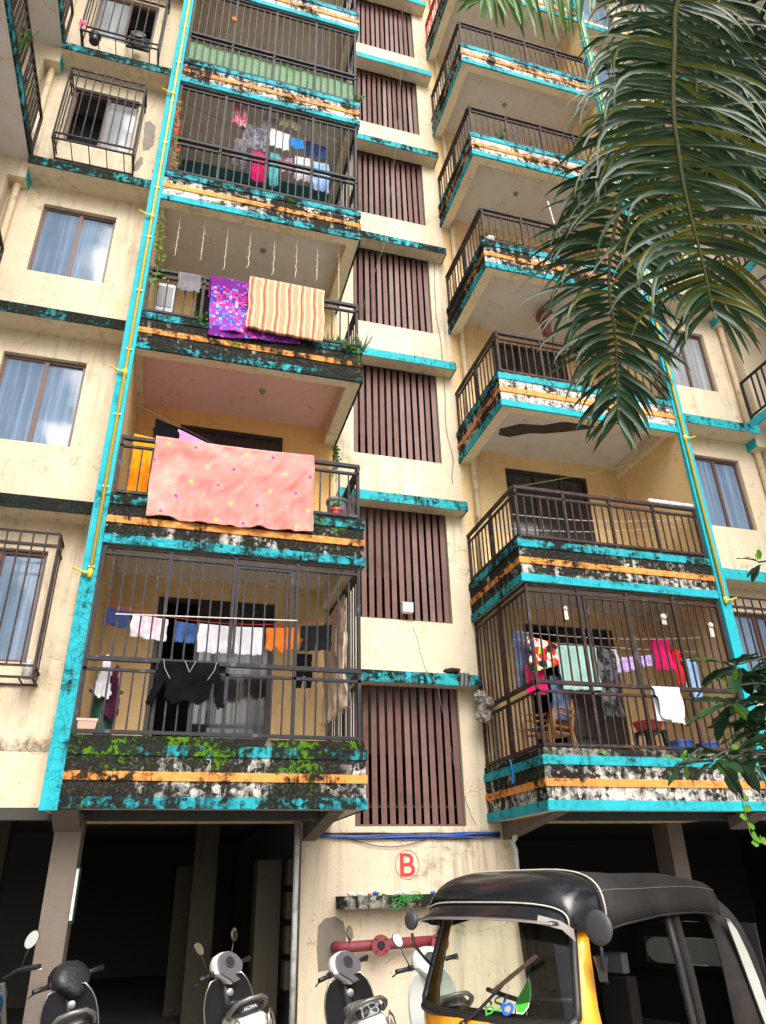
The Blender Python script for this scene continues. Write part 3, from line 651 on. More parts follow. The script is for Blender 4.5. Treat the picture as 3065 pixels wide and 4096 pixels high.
# ------------------------------------------------------------------ cloth
def fabric(name, col, col2=None, rough=.9, var=.14, weave=True):
    t = NT(name); c = t.mix(t.noise(5, 4), mul(col, 1-var), mul(col, 1+var))
    if col2: c = t.mix(t.rng(t.noise(9, 5, .6), .45, .55), c, col2)
    t.bump(t.noise(18, 3), .006, .35)
    return t.out(c, rough, 0, .06)
def spline_(pts, n=6):
    P_ = [Vector(p) for p in pts]; out = []
    for i in range(len(P_)-1):
        for q in range(n): out.append(P_[i].lerp(P_[i+1], q/n))
    return out+[P_[-1]]
def inside(poly, x, y):
    r = False; j = len(poly)-1
    for i in range(len(poly)):
        xi, yi = poly[i]; xj, yj = poly[j]
        if (yi > y) != (yj > y) and x < (xj-xi)*(y-yi)/(yj-yi)+xi: r = not r
        j = i
    return r
SHIRT = [(.22,0),(.78,0),(.80,.30),(1,.42),(.93,.62),(.80,.52),(.80,1),(.20,1),(.20,.52),(.07,.62),(0,.42),(.20,.30)]
SHIRT_UP = [(.2,0),(.8,0),(.8,.45),(1,.60),(.95,.85),(.80,.78),(.72,1),(.58,.95),(.42,.95),(.28,1),(.2,.78),(.05,.85),(0,.60),(.2,.45)]
PANTS = [(.05,0),(.95,0),(1,1),(.58,1),(.5,.38),(.42,1),(0,1)]
SHORTS = [(.05,0),(.95,0),(1,1),(.55,1),(.5,.55),(.45,1),(0,1)]
def cloth(name, label, cat, x0, x1, zt, drop, y, mat, outline=None, folds=3., amp=.02, back=0., zt1=None, group=None, seed=0, tx=0., res=.014, hem=.02, thick=.004, rr=.03, flare=0., droop=0.):
    """hung cloth: front drop, optional back drop over the line; world coordinates; tx = drift of the hem in x"""
    rs = random.Random(seed*13+5); W_ = x1-x0; nx = max(8, int(W_/res)); tot = drop+back; nz = max(8, int(tot/res))
    ph = rs.uniform(0, 6.28); cx, cz = (x0+x1)/2, zt; verts = []; uvs = []
    for j in range(nz+1):
        s = -back+tot*j/nz
        for i in range(nx+1):
            u = i/nx; v = s/drop if s > 0 else 0
            top = zt+((zt1-zt)*u if zt1 is not None else 0)-droop*math.sin(math.pi*u)
            a = amp*(.25+.75*min(1, abs(s)/max(drop, .01)))
            w = math.sin(2*math.pi*folds*u+ph+.9*math.sin(3*u+seed))*.7+math.sin(2*math.pi*folds*1.9*u+ph*2+2*v)*.3
            nz_ = noise.noise(Vector((u*W_*4+seed*7, s*3.5, seed)))*amp*1.3+noise.noise(Vector(((u*W_+s*.6)*11+seed*3, (s-u*W_*.4)*5, seed)))*amp*.7
            x = x0+W_*u+tx*v+flare*(u-.5)*v+.008*math.sin(9*v+ph)
            if s >= 0:
                zz = top-s+(hem*noise.noise(Vector((u*5+seed, 3, seed))) if s > 0 else 0)*v; yy = y+a*w+nz_
                if s < rr: yy = y+(rr-s)*.6+a*w*s/rr
            else:
                zz = top+s*1.0; yy = y+2*rr-.6*rr+abs(a*w)*.6
            verts.append((x-cx, yy-y, zz-cz)); uvs.append((u*W_, s))
    faces = []
    for j in range(nz):
        for i in range(nx):
            u = (i+.5)/nx; s = -back+tot*(j+.5)/nz
            if outline and s > 0 and not inside(outline, u, s/drop): continue
            a = j*(nx+1)+i; faces.append((a, a+1, a+nx+2, a+nx+1))
    me = bpy.data.meshes.new(name); me.from_pydata(verts, [], faces); uvl = me.uv_layers.new(name='UVMap')
    for lp in me.loops: uvl.data[lp.index].uv = uvs[lp.vertex_index]
    bm = bmesh.new(); bm.from_mesh(me); bmesh.ops.delete(bm, geom=[v for v in bm.verts if not v.link_faces], context='VERTS'); bm.to_mesh(me); bm.free()
    me.polygons.foreach_set('use_smooth', [True]*len(me.polygons)); me.materials.append(mat)
    o = bpy.data.objects.new(name, me); COL.objects.link(o); o.location = (cx, y, cz)
    so = o.modifiers.new('thickness', 'SOLIDIFY'); so.thickness = thick
    return tag(o, label, cat, group)
F = {k: fabric(k+' cloth', *v) for k, v in dict(navy=((.03,.045,.13),), white=((.60,.60,.63),), denim=((.05,.11,.30),(.03,.07,.2)), orange=((.62,.16,.03),), black=((.004,.0045,.006),), charcoal=((.014,.015,.018),), grey=((.16,.15,.17),), mint=((.36,.56,.50),), lav=((.42,.27,.62),(.55,.42,.72)), magenta=((.62,.015,.13),), red=((.60,.02,.03),), sky=((.27,.43,.68),), bluejean=((.13,.18,.32),(.09,.13,.25)), olive=((.33,.29,.19),), royal=((.03,.22,.62),), pinkc=((.72,.22,.42),), orangeb=((.85,.28,.01),), pinkshirt=((.72,.09,.22),(.75,.5,.55)), pat=((.27,.26,.30),(.10,.10,.13)), curtain=((.58,.46,.36),), teal2=((.08,.38,.40),), mauve=((.45,.25,.33),), blackpat=((.02,.02,.024),(.12,.12,.13)), plum=((.05,.012,.03),), tan=((.50,.34,.22),)).items()}
def floral():
    t = NT('bright floral print'); vx = t.voro(13, vec=t.uv(), out='Color'); f = t.sep(vx)[0]
    return t.out(t.ramp(f, [(0,(.7,.02,.02)),(.3,(.75,.7,.65)),(.48,(.25,.62,.04)),(.66,(.02,.02,.02)),(.76,(.75,.12,.02)),(.88,(.7,.65,.6))], 'CONSTANT'), .9, 0, .2)
def pink_sheet():
    t = NT('salmon sheet with dots and triangles'); uv = t.uv(); x, y, _ = t.sep(uv)
    p = .245; row = t.math('FLOOR', t.math('DIVIDE', y, p)); odd = t.math('MODULO', t.math('ABSOLUTE', row), 2.)
    xs = t.math('ADD', t.math('DIVIDE', x, p*1.35), t.math('MULTIPLY', odd, .5)); col = t.math('FLOOR', xs)
    fx = t.math('MULTIPLY', t.math('SUBTRACT', t.math('FRACT', xs), .5), p*1.35); fy = t.math('MULTIPLY', t.math('SUBTRACT', t.math('FRACT', t.math('DIVIDE', y, p)), .5), p)
    d = t.math('SQRT', t.math('ADD', t.math('MULTIPLY', fx, fx), t.math('MULTIPLY', fy, fy)))
    base = t.mix(t.noise(3, 5), (.58, .165, .145), (.70, .235, .205)); base = t.mix(t.rng(t.noise(1.2, 3), .45, .7), base, (.75, .31, .27))
    tri = t.math('MAXIMUM', t.math('ADD', t.math('MULTIPLY', t.math('ABSOLUTE', fx), .866), t.math('MULTIPLY', fy, -.5)), fy)
    def ring(v, r, w): return t.math('LESS_THAN', t.math('ABSOLUTE', t.math('SUBTRACT', v, r)), w)
    c = t.mix(t.math('MULTIPLY', t.math('ADD', ring(tri, .050, .0028), ring(tri, .040,  .0018), clamp=True), .19), base, (.92, .68, .62))
    c = t.mix(t.math('MULTIPLY', ring(d, .032, .003), .25), c, (.92, .7, .62))
    pick = t.math('MODULO', t.math('ABSOLUTE', t.math('ADD', col, row)), 3.)
    dot = t.math('LESS_THAN', d, .021)
    c = t.mix(t.math('MULTIPLY', dot, t.math('LESS_THAN', pick, 1.5)), c, t.mix(t.math('LESS_THAN', pick, .5), (.66, .05, .26), (.90, .62, .08)))
    sx = t.math('SUBTRACT', t.math('FRACT', t.math('DIVIDE', x, .097)), .5); sy = t.math('SUBTRACT', t.math('FRACT', t.math('DIVIDE', t.math('ADD', y, .03), .142)), .5)
    c = t.mix(t.math('MULTIPLY', t.math('LESS_THAN', t.math('ADD', t.math('MULTIPLY', sx, sx), t.math('MULTIPLY', sy, sy)), .006), .7), c, (.42, .14, .40))
    t.bump(t.noise(22, 4), .008, .45); return t.out(c, .9, 0, .2)
def purple_sheet():
    t = NT('purple sheet with a mosaic of squares'); uv = t.uv(); x, y, _ = t.sep(uv); p = .042
    cx = t.math('FLOOR', t.math('DIVIDE', x, p)); cy = t.math('FLOOR', t.math('DIVIDE', y, p))
    wn_ = t.new('ShaderNodeTexWhiteNoise'); wn_.noise_dimensions = '2D'; t.l.new(t.comb(cx, cy), wn_.inputs['Vector']); r1 = wn_.outputs['Value']; r2_ = t.sep(wn_.outputs['Color'])[1]
    blob = t.noise(3.2, 3, vec=t.comb(t.math('MULTIPLY', cx, p), t.math('MULTIPLY', cy, p)))
    fx = t.math('ABSOLUTE', t.math('SUBTRACT', t.math('FRACT', t.math('DIVIDE', x, p)), .5)); fy = t.math('ABSOLUTE', t.math('SUBTRACT', t.math('FRACT', t.math('DIVIDE', y, p)), .5))
    sq = t.math('LESS_THAN', t.math('MAXIMUM', fx, fy), .42)
    pal = t.ramp(r2_, [(0,(.48,.02,.28)),(.25,(.06,.10,.55)),(.45,(.10,.25,.70)),(.62,(.60,.08,.40)),(.76,(.75,.40,.45)),(.88,(.62,.04,.10))], 'CONSTANT')
    g = t.rng(y, .30, .95); base = t.mix(g, (.13, .012, .17), (.04, .06, .42))
    on = t.math('LESS_THAN', t.math('ADD', r1, t.math('MULTIPLY', blob, -.55)), t.rng(y, .0, .65, -.22, .75))
    c = t.mix(t.math('MULTIPLY', sq, on), base, pal); t.bump(t.noise(14, 3), .006, .4); return t.out(c, .9, 0, .2)
def mattress_mat():
    t = NT('striped mattress ticking'); uv = t.uv(); x, y, _ = t.sep(uv); f = t.math('FRACT', t.math('DIVIDE', x, .185))
    c = t.ramp(f, [(0,(.56,.40,.24)),(.14,(.40,.06,.07)),(.29,(.52,.33,.20)),(.32,(.40,.06,.07)),(.37,(.57,.42,.26)),(.56,(.14,.06,.04)),(.60,(.57,.42,.26)),(.65,(.14,.06,.04)),(.69,(.57,.42,.26)),(.74,(.14,.06,.04)),(.78,(.57,.42,.26)),(.83,(.14,.06,.04)),(.87,(.56,.40,.24))], 'CONSTANT')
    c = t.mix(t.math('MULTIPLY', t.noise(7, 4), .2), c, (.45, .30, .19)); t.bump(t.noise(9, 3), .012, .5); return t.out(c, .92, 0, .2)
M['rope'] = simple('clothes line cord', (.55, .52, .47), .8); M['rope_red'] = simple('red nylon cord', (.45, .03, .04), .6); M['rope_green'] = simple('green nylon cord', (.25, .38, .10), .6)
def rope(label, a, b, sag=.03, mat='rope', r=.005):
    a, b = Vector(a), Vector(b); c = (a+b)/2
    pts = [a.lerp(b, i/14)-c-Vector((0, 0, sag*math.sin(math.pi*i/14))) for i in range(15)]
    o = MB().tube(pts, r, 5).build('clothes_line', M[mat]); o.location = c; return tag(o, label, 'clothes line')
G1, G2, G4 = 'washing on the lower left balcony', 'washing on the lower right balcony', 'washing behind the upper left grille'
# lower left balcony
rope('red and white clothes line with washing on the lower left balcony', (-.92, 8.9, 4.70), (2.17, 8.9, 4.72), .16, 'rope_red')
rope('white cord tied across the lower left grille bars', (-.67, 8.375, 4.40), (1.40, 8.375, 4.47), -.0, 'rope', .008)
W1 = 8.9
cloth('shorts', 'navy shorts at the left end of the lower left clothes line', 'shorts', -.84, -.52, 4.66, .22, W1, F['navy'], SHORTS, 2, .015, .15, 4.62, G1, 1)
cloth('t_shirt', 'white T-shirt with faded pink print on the lower left line', 't-shirt', -.52, -.10, 4.60, .29, W1, fabric('white cloth with pink print', (.74,.74,.77), (.68,.46,.55)), None, 3, .02, .2, 4.56, G1, 2)
cloth('denim_shorts', 'small blue denim shorts hanging before the dark open door', 'shorts', -.01, .24, 4.55, .27, W1, F['denim'], SHORTS, 2, .015, .1, 4.53, G1, 3)
cloth('white_towel', 'left one of the two white cloths on the lower left line', 'towel', .27, .64, 4.54, .37, W1, F['white'], None, 4, .018, .3, 4.53, G1, 4)
cloth('white_towel', 'right one of the two white cloths, beside the orange shirt', 'towel', .69, 1.06, 4.53, .37, W1, F['white'], None, 3, .018, .3, 4.54, G1, 5)
cloth('t_shirt', 'rust orange T-shirt hung upside down on the lower left line', 't-shirt', 1.10, 1.51, 4.54, .31, W1, F['orange'], None, 3, .02, .2, 4.57, G1, 6, hem=.08)
cloth('shorts', 'black and grey shorts at the right of the lower left line', 'shorts', 1.54, 1.94, 4.59, .34, W1, F['charcoal'], SHORTS, 3, .02, .15, 4.63, G1, 7)
cloth('trousers', 'dark trousers hanging low beside the orange T-shirt', 'trousers', 1.49, 1.70, 4.25, .45, 8.95, F['black'], PANTS, 2, .02, .1, None, G1, 8)
cloth('black_blouse', 'black long sleeved blouse with grey piping draped over the lower left railing', 'blouse', -.22, .62, 3.90, .52, 8.355, F['black'], [(.14,-1),(.86,-1),(.88,0),(.93,.45),(1,.95),(.90,1),(.80,.42),(.78,.80),(.66,.92),(.5,.86),(.34,.92),(.22,.80),(.20,.42),(.08,1),(0,.95),(.07,.45),(.12,0)], 3, .03, .12, None, None, 9)
cloth('white_cloth', 'small white cloth hung on a peg in the left corner of the lower left balcony', 'cloth', -.80, -.60, 4.0, .50, 8.62, F['white'], [(.4,0),(.6,0),(1,.9),(.8,1),(.2,.95),(0,.85)], 2, .03, 0, None, G1, 10)
cloth('plum_cloth', 'dark plum cloth hanging over the green bin', 'cloth', -.68, -.50, 3.90, .62, 8.66, F['plum'], [(.4,0),(.6,0),(1,.9),(.5,1),(0,.85)], 2, .03, 0, None, G1, 11)
o = thing('green_bin', 'dark green plastic bin in the left corner of the lower left balcony', 'bin', (-.68, 8.85, 2.905)); MB().lathe((0,0,0), [(.11,0),(.13,.66),(.145,.66),(.145,.70),(.12,.70),(.10,.05)], 20).build('tub', M['pl_dkgreen'], o, autosm=True); MB().lathe((0,0,.70), [(.15,0),(.19,.03),(.05,.06)], 20).build('lid', M['pl_green'], o, autosm=True)
o = thing('flower_trough', 'small pinkish planter trough on the left end of the mossy ledge', 'planter', (-.79, 8.45, 3.078))
MB().add([(-.075,-.05,0),(.075,-.05,0),(.075,.05,0),(-.075,.05,0),(-.10,-.065,.14),(.10,-.065,.14),(.10,.065,.14),(-.10,.065,.14)], [(0,3,2,1),(0,1,5,4),(1,2,6,5),(2,3,7,6),(3,0,4,7)]).build('trough', simple('terracotta plastic', (.42,.27,.21), .7), o); MB().box(-.107,.107,-.07,.07,.14,.165).build('rim', simple('terracotta rim', (.50,.33,.26), .7), o); MB().box(-.09,.09,-.055,.055,.12,.16).build('soil', M['black_gap'], o)
bl = [o for o in COL.objects if o.name == 'black_blouse'][0]; M['piping'] = fabric('grey piping', (.28,.28,.30))
for pts in ([(-.29,-.004,.005),(-.27,-.045,-.10),(-.20,-.05,-.22)], [(.29,-.004,.005),(.27,-.045,-.10),(.20,-.05,-.22)], [(-.06,-.02,.0),(0,-.05,-.14),(.06,-.02,.0)]): MB().tube(spline_(pts), .004, 4).build('piping', M['piping'], bl)
# translucent sheet on the right side of the grille
def side_cloth(name, label, x, y0, y1, zt, drop, mat, seed):
    o = cloth(name, label, 'sheet', 0, y1-y0, 0, drop, 0, mat, None, 5, .05, 0, None, None, seed, res=.03); o.rotation_euler = (0, 0, R(90)); o.location = (x, (y0+y1)/2, zt); return o
side_cloth('beige_sheet', 'beige plastic sheet hung inside the right side of the lower left grille', 2.08, 8.75, 10.0, 5.0, 1.45, F['curtain'], 12)
# second left balcony
cloth('pink_sheet', 'large salmon bed sheet with dots and triangles over the second left railing', 'bed sheet', -.50, 1.54, 6.785, 1.16, 8.285, pink_sheet(), None, 6, .030, .5, 6.79, None, 21, res=.016, rr=.05, hem=.045, droop=.02)
cloth('orange_cloth', 'bright orange cloth hanging behind the left end of the second railing', 'cloth', -.80, -.42, 7.05, .95, 8.75, F['orangeb'], None, 4, .03, .2, 7.0, None, 22)
cloth('black_cloth', 'black cloth on the line above the salmon sheet', 'cloth', -.58, -.22, 7.40, .40, 8.85, F['black'], [(.25,0),(1,.2),(1,1),(0,1),(0,.4)], 2, .02, .1, 7.28, None, 23)
cloth('pink_cloth', 'plain pink cloth beside the black one behind the salmon sheet', 'cloth', -.26, .25, 7.27, .4, 8.85, F['pinkc'], None, 2, .02, .1, 7.06, None, 24)
rope('thin line sloping down inside the second left balcony', (-.94, 8.85, 7.62), (.5, 8.85, 6.98), .0, 'wire', .003)
for i, x in enumerate((1.63, 1.77)):
    o = thing('shoe', ('left one of two white canvas shoes on the second left ledge', 'right one of two white canvas shoes on the second left ledge')[i], 'shoe', (x, 8.47, 5.93), (R(-55), 0, 0), 'white shoes drying on the ledge')
    rows = []
    for y, w, h in ((0,.03,.05),(.04,.042,.075),(.10,.04,.09),(.16,.046,.06),(.22,.05,.05),(.27,.035,.035)):
        rows.append([(math.cos(a)*w, y, max(0, math.sin(a))*h+.012) for a in [math.pi*2*q/12 for q in range(12)]])
    MB().loft(rows, True, True).build('upper', M['pl_white'], o, smooth=True); MB().box(-.045,.045,-.005,.275,0,.015).build('sole', M['beige_pvc'], o)
o = thing('grey_tub', 'blue grey tub in the right corner of the second left balcony', 'tub', (2.0, 8.95, 5.81)); MB().lathe((0,0,0), [(.10,0),(.14,.62),(.155,.62),(.155,.66),(.13,.66),(.09,.04)], 18).build('tub', simple('blue grey plastic', (.16,.20,.27), .5), o, autosm=True)
# third left balcony
psh = cloth('purple_sheet', 'purple bed sheet with a mosaic of coloured squares on the third left railing', 'bed sheet', -.06, .62, 9.655, 1.0, 8.31, purple_sheet(), None, 2, .02, .4, 9.65, None, 31, tx=.10, res=.02, flare=.1)
o = cloth('sheet_tail', None, None, -.02, 1.28, 8.74, .21, 8.318, purple_sheet(), None, 2, .012, 0, 8.86, None, 32, tx=.02)
o.location = Vector(o.location)-Vector(psh.location); o.parent = psh
cloth('mattress', 'cream and red striped cotton mattress draped over the third left railing', 'mattress',  .50, 1.62, 9.70, 1.00, 8.255, mattress_mat(), None, 2.0, .010, .5, 9.69, None, 33, res=.018, thick=.05, rr=.07, hem=.05)
cloth('grey_towel', 'grey towel draped on the left end of the third railing', 'towel', -.51, -.19, 9.655, .36, 8.345, F['grey'], None, 3, .02, .2, 9.65, None, 34)
o = thing('air_cooler', 'pale grey air cooler standing in the left corner of the third balcony', 'cooler', (-.70, 9.1, 8.71)); MB().box(-.14,.14,-.15,.15,0,1.22).build('cabinet', simple('grey cooler plastic', (.36,.38,.42), .5), o, bevel=.02); MB().box(-.11,.11,-.158,-.151,.75,1.15).build('grille', M['pl_black'], o); MB().box(-.10,.10,-.16,-.152,.3,.65).build('panel', M['white_pvc'], o)
# fourth left balcony heap of washing
rope('red clothes line crossing the fourth left balcony', (-.93, 8.75, 14.0), (2.2, 8.95, 13.75), .2, 'rope_red'); rope('second red line sloping inside the fourth left balcony', (-.93, 8.8, 13.75), (.4, 9.0, 12.9), .0, 'rope_red'); rope('white cord carrying washing behind the fourth grille', (-.2, 8.58, 14.2), (1.9, 8.58, 13.68), .02)
for a in ((('shirt', 'pink patterned shirt at the top of the fourth balcony washing', 'shirt', 0., .24, 14.25, .70, 8.60, F['pinkshirt'], None, 2, .03, .1, 14.2, G4, 41)),
          (('t_shirt', 'grey patterned T-shirt in the middle of the fourth balcony', 't-shirt', .19, .64, 13.72, .62, 8.66, F['pat'], None, 3, .03, .2, 13.66, G4, 42)),
          (('towel', 'upper white cloth behind the fourth left grille', 'towel', .52, .80, 14.1, .42, 8.72, F['white'], None, 3, .02, .1, 14.06, G4, 43)),
          (('cargo_shorts', 'olive beige shorts on the fourth balcony line', 'shorts', .80, 1.18, 14.05, .36, 8.54, F['olive'], SHORTS, 2, .02, .1, 14.04, G4, 44)),
          (('shirt', 'white grey printed shirt below the olive shorts', 'shirt', .66, 1.0, 13.66, .48, 8.60, F['white'], None, 3, .02, .1, 13.6, G4, 45)),
          (('cloth', 'bright blue cloth on the fourth balcony line', 'cloth', .98, 1.28, 13.62, .28, 8.66, F['royal'], None, 2, .02, .1, 13.62, G4, 46)),
          (('jacket', 'navy jacket at the right of the fourth balcony washing', 'jacket', 1.30, 1.70, 13.72, .40, 8.72, F['navy'], None, 3, .03, .1, 13.66, G4, 47)),
          (('trousers', 'grey trousers low on the left of the fourth balcony washing', 'trousers', .06, .30, 13.1, .75, 8.54, F['grey'], PANTS, 2, .03, .1, None, G4, 48)),
          (('cloth', 'magenta cloth low behind the fourth grille', 'cloth', .40, .66, 12.95, .75, 8.60, F['magenta'], None, 3, .03, .1, None, G4, 49)),
          (('cloth', 'teal cloth low behind the fourth grille', 'cloth', .70, .86, 13.1, .85, 8.66, F['teal2'], None, 2, .03, .1, None, G4, 50)),
          (('blouse', 'mauve blouse low in the fourth balcony washing', 'blouse', .86, 1.10, 13.15, .40, 8.72, F['mauve'], None, 2, .03, .1, None, G4, 51)),
          (('shirt', 'white shirt low in the fourth balcony washing', 'shirt', 1.12, 1.40, 13.0, .62, 8.54, F['white'], None, 3, .03, .1, None, G4, 52)),
          (('shirt', 'pale blue shirt at the low right of the fourth balcony', 'shirt', 1.45, 1.74, 13.05, .75, 8.60, F['sky'], None, 3, .03, .1, None, G4, 53))):
    cloth(*a)
# garland on the pillar of the fourth balcony
gl = thing('flower_garland', 'red orange artificial flower garland hanging at the left of the fourth grille', 'garland', (-.85, 8.36, 11.8))
M['petal'] = simple('red orange petals', (.62,.07,.03), .7, var=.3); M['leafg'] = simple('plastic green leaf', (.09,.22,.03), .6, var=.3)
sb, lb = MB(), MB()
for i in range(46):
    z = i/46*1.65; c = Vector((-.06*(1-z/1.65)*-1+rnd.uniform(-.03,.03)-.06*z/1.65, rnd.uniform(-.03,.02), z)); t_ = sb if rnd.random() < .72 else lb
    for q in range(4):
        a = rnd.uniform(0, 6.28); d = Vector((math.cos(a)*.035, -.02, math.sin(a)*.035)); e = Vector((-d.z*.6, 0, d.x*.6)); t_.add([c, c+d+e*.5, c+d*1.3, c+d-e*.5], [(0,1,2,3)])
sb.build('flowers', M['petal'], gl)['kind'] = 'stuff'; lb.build('leaves', M['leafg'], gl)['kind'] = 'stuff'; MB().tube([(.05,0,0),(0,0,.8),(-.06,0,1.65)], .006, 5).build('string', M['leafg'], gl)
# string lights over the third balcony
M['ledwire'] = simple('cream light wire', (.60, .52, .42), .6)
for i, (x, zt, zb) in enumerate(zip((-.62,-.24,.12,.48,.87,1.23,1.57,1.93), (11.05,)*8, (10.23,10.23,10.13,10.26,10.21,10.25,10.27,9.98))):
    pts = [(.005*math.sin(j*1.9+i), .005*math.cos(j*1.3+i), -(zt-zb)*j/14) for j in range(15)]
    s = MB().tube(pts, .0045, 5)
    for j in range(2, 15, 2): s.tube([pts[j], (pts[j][0]+.03*(-1)**(j//2), pts[j][1], pts[j][2]-.03)], .0045, 4)
    o = s.build('light_strand', M['ledwire']); o.location = (x, 8.62, zt); tag(o, ['leftmost hanging light strand of the third left balcony', 'second light strand from the left under the fourth balcony', 'third light strand from the left under the fourth balcony', 'fourth light strand from the left under the fourth balcony', 'fourth light strand from the right under the fourth balcony', 'third light strand from the right under the fourth balcony', 'second light strand from the right under the fourth balcony', 'rightmost and longest light strand of the third left balcony'][i], 'string light', 'unlit light strands over the third balcony')
# fifth left balcony netting
t = NT('green shade netting'); w = t.sep(t.uv()); gx = t.math('ABSOLUTE', t.math('SUBTRACT', t.math('FRACT', t.math('MULTIPLY', w[0], 26.)), .5)); gy = t.math('ABSOLUTE', t.math('SUBTRACT', t.math('FRACT', t.math('MULTIPLY', w[1], 26.)), .5))
al = t.rng(t.math('MAXIMUM', gx, gy), .30, .34); M['net'] = t.out((.12, .25, .12), .7, Alpha=t.math('MULTIPLY_ADD', al, .45, .5))
cloth('green_netting', 'green shade netting tied along the inside of the fifth left railing', 'netting', -.90, 2.16, 15.33, .68, 8.46, M['net'], None, 6, .01, 0, None, None, 61, res=.04)
cloth('small_flag', 'small orange and white flag on the fifth left grille', 'flag', -.21, -.13, 16.25, .16, 8.37, F['orange'], [(0,0),(1,.3),(1,1),(0,.7)], 1, .005, 0, None, None, 62)
# lower right balcony
rope('white clothes line across the lower right balcony', (4.50, 8.8, 4.68), (7.62, 8.8, 4.80), .06); rope('second clothes line of the lower right balcony', (4.50, 8.95, 4.62), (7.62, 8.95, 4.62), .02)
for a in (('jeans', 'blue jeans at the left end of the lower right line', 'jeans', 4.54, 4.84, 4.79, .85, 9.0, F['bluejean'], PANTS, 2, .02, .2, 4.75, G2, 71),
          ('floral_dress', 'bright red green and white floral dress on the lower right line', 'dress', 4.64, 5.13, 4.64, .52, 8.8, floral(), [(.2,0),(1,.1),(1,.62),(.6,.78),(.1,1),(0,.8)], 3, .03, .1, 4.58, G2, 72),
          ('red_cloth', 'dark red cloth low behind the floral dress', 'cloth', 4.62, 4.95, 4.25, .40, 8.9, F['magenta'], None, 3, .03, .1, None, G2, 73),
          ('mint_cloth', 'large pale mint cloth in the middle of the lower right balcony', 'cloth', 5.11, 5.71, 4.54, .63, 8.8, F['mint'], None, 4, .02, .4, 4.55, G2, 74),
          ('denim_skirt', 'grey blue cloth hanging low behind the mint cloth', 'cloth', 5.02, 5.30, 4.15, .62, 8.95, F['bluejean'], None, 3, .03, .1, None, G2, 75),
          ('black_dress', 'black patterned dress right of the mint cloth', 'dress', 5.69, 6.0, 4.55, .95, 8.8, F['blackpat'], None, 3, .03, .2, 4.52, G2, 76),
          ('bundled_cloth', 'small white cloth bundled beside the black dress', 'cloth', 5.98, 6.10, 4.55, .28, 8.85, F['white'], [(.2,0),(.9,.1),(1,.6),(.6,1),(0,.7)], 2, .03, .1, None, G2, 77),
          ('child_shirt', 'leftmost of the three small lavender garments', 'child shirt', 6.07, 6.28, 4.43, .22, 8.9, F['lav'], SHORTS, 2, .01, .1, 4.46, G2, 78),
          ('child_shirt', 'middle of the three small lavender garments', 'child shirt', 6.29, 6.46, 4.46, .20, 8.9, F['lav'], None, 2, .01, .1, 4.48, G2, 79),
          ('child_shirt', 'rightmost of the three small lavender garments', 'child shirt', 6.50, 6.69, 4.49, .17, 8.9, F['lav'], None, 2, .01, .1, 4.52, G2, 80),
          ('trousers', 'magenta trousers hanging beside the lavender garments', 'trousers', 6.74, 7.06, 4.76, .47, 8.9, F['magenta'], SHORTS, 3, .03, .2, 4.77, G2, 81),
          ('scarf', 'narrow bright red cloth right of the magenta trousers', 'scarf', 7.05, 7.17, 4.62, .52, 8.9, F['red'], None, 1, .03, .1, None, G2, 82),
          ('blue_shirt', 'pale blue shirt at the right end of the lower right line', 'shirt', 7.20, 7.44, 4.50, .62, 8.92, F['sky'], None, 2, .03, .1, None, G2, 83),
          ('white_sheet', 'white sheet draped over the lower right railing', 'sheet', 6.19, 6.62, 3.905, .50, 8.35, F['white'], [(0,-1),(1,-1),(1,0),(1.0,.75),(.95,1),(.5,.93),(.2,.82),(.1,.6),(0,0)], 3, .03, .45, None, G2, 84)):
    cloth(*a)
# stacked brown chairs
def chair(label, z):
    t_ = thing('plastic_chair', label, 'chair', (4.90, 8.95, z), (0, 0, R(115)), 'stacked brown plastic chairs'); m_ = M['chair']
    rows = [[(x, .24-.02*abs(x)*4-.48*j/6, .44-.01*math.cos(x*6)) for x in [-.22+.44*i/6 for i in range(7)]] for j in range(7)]
    o = MB().loft(rows).build('seat', m_, t_, smooth=True); o.modifiers.new('t', 'SOLIDIFY').thickness = .018
    rows = [[((-.22+.44*i/8)*(1-.15*(j/7)**3), -.24-.14*j/7-.05*(1-((i-4)/4)**2), .46+.44*j/7-.06*((i-4)/4)**2*(j/7)) for i in range(9)] for j in range(8)]
    o = MB().loft(rows).build('backrest', m_, t_, smooth=True); o.modifiers.new('t', 'SOLIDIFY').thickness = .016
    for sx in (-1, 1):
        for yy, dy in ((.22, .05), (-.22, -.06)): MB().bar((sx*.20, yy, .44), (sx*.24, yy+dy, 0), .045, .035).build('leg', m_, t_)
        MB().tube([(sx*.25, .22, .42), (sx*.26, .20, .62), (sx*.26, .05, .66), (sx*.24, -.2, .66), (sx*.21, -.3, .7)], .02, 8).build('armrest', m_, t_, smooth=True)
M['chair'] = simple('brown chair plastic', (.34, .155, .06), .4, var=.1)
chair('lower of two stacked brown plastic chairs in the lower right balcony', 2.905); chair('upper of two stacked brown plastic chairs in the lower right balcony', 2.985)
def tub(name, label, loc, r, h, mat, cat='bucket', handle=True):
    o = thing(name, label, cat, loc); MB().lathe((0,0,0), [(r*.8,0),(r,h*.94),(r*1.08,h*.94),(r*1.08,h),(r*.96,h),(r*.76,.02)], 22).build('tub', mat, o, autosm=True)
    if handle: MB().tube([(math.cos(a)*r*1.09, 0, h*.95-math.sin(a)*r*.25) for a in [math.pi*i/10 for i in range(11)]], .006, 5).build('handle', M['pl_white'], o)
tub('bucket', 'blue bucket under the white sheet on the lower right balcony', (6.75, 8.75, 2.905), .16, .36, M['pl_blue']); tub('basin', 'low blue basin near the right end of the lower right balcony', (7.18, 8.75, 3.02), .17, .22, M['pl_blue'], 'basin', False)
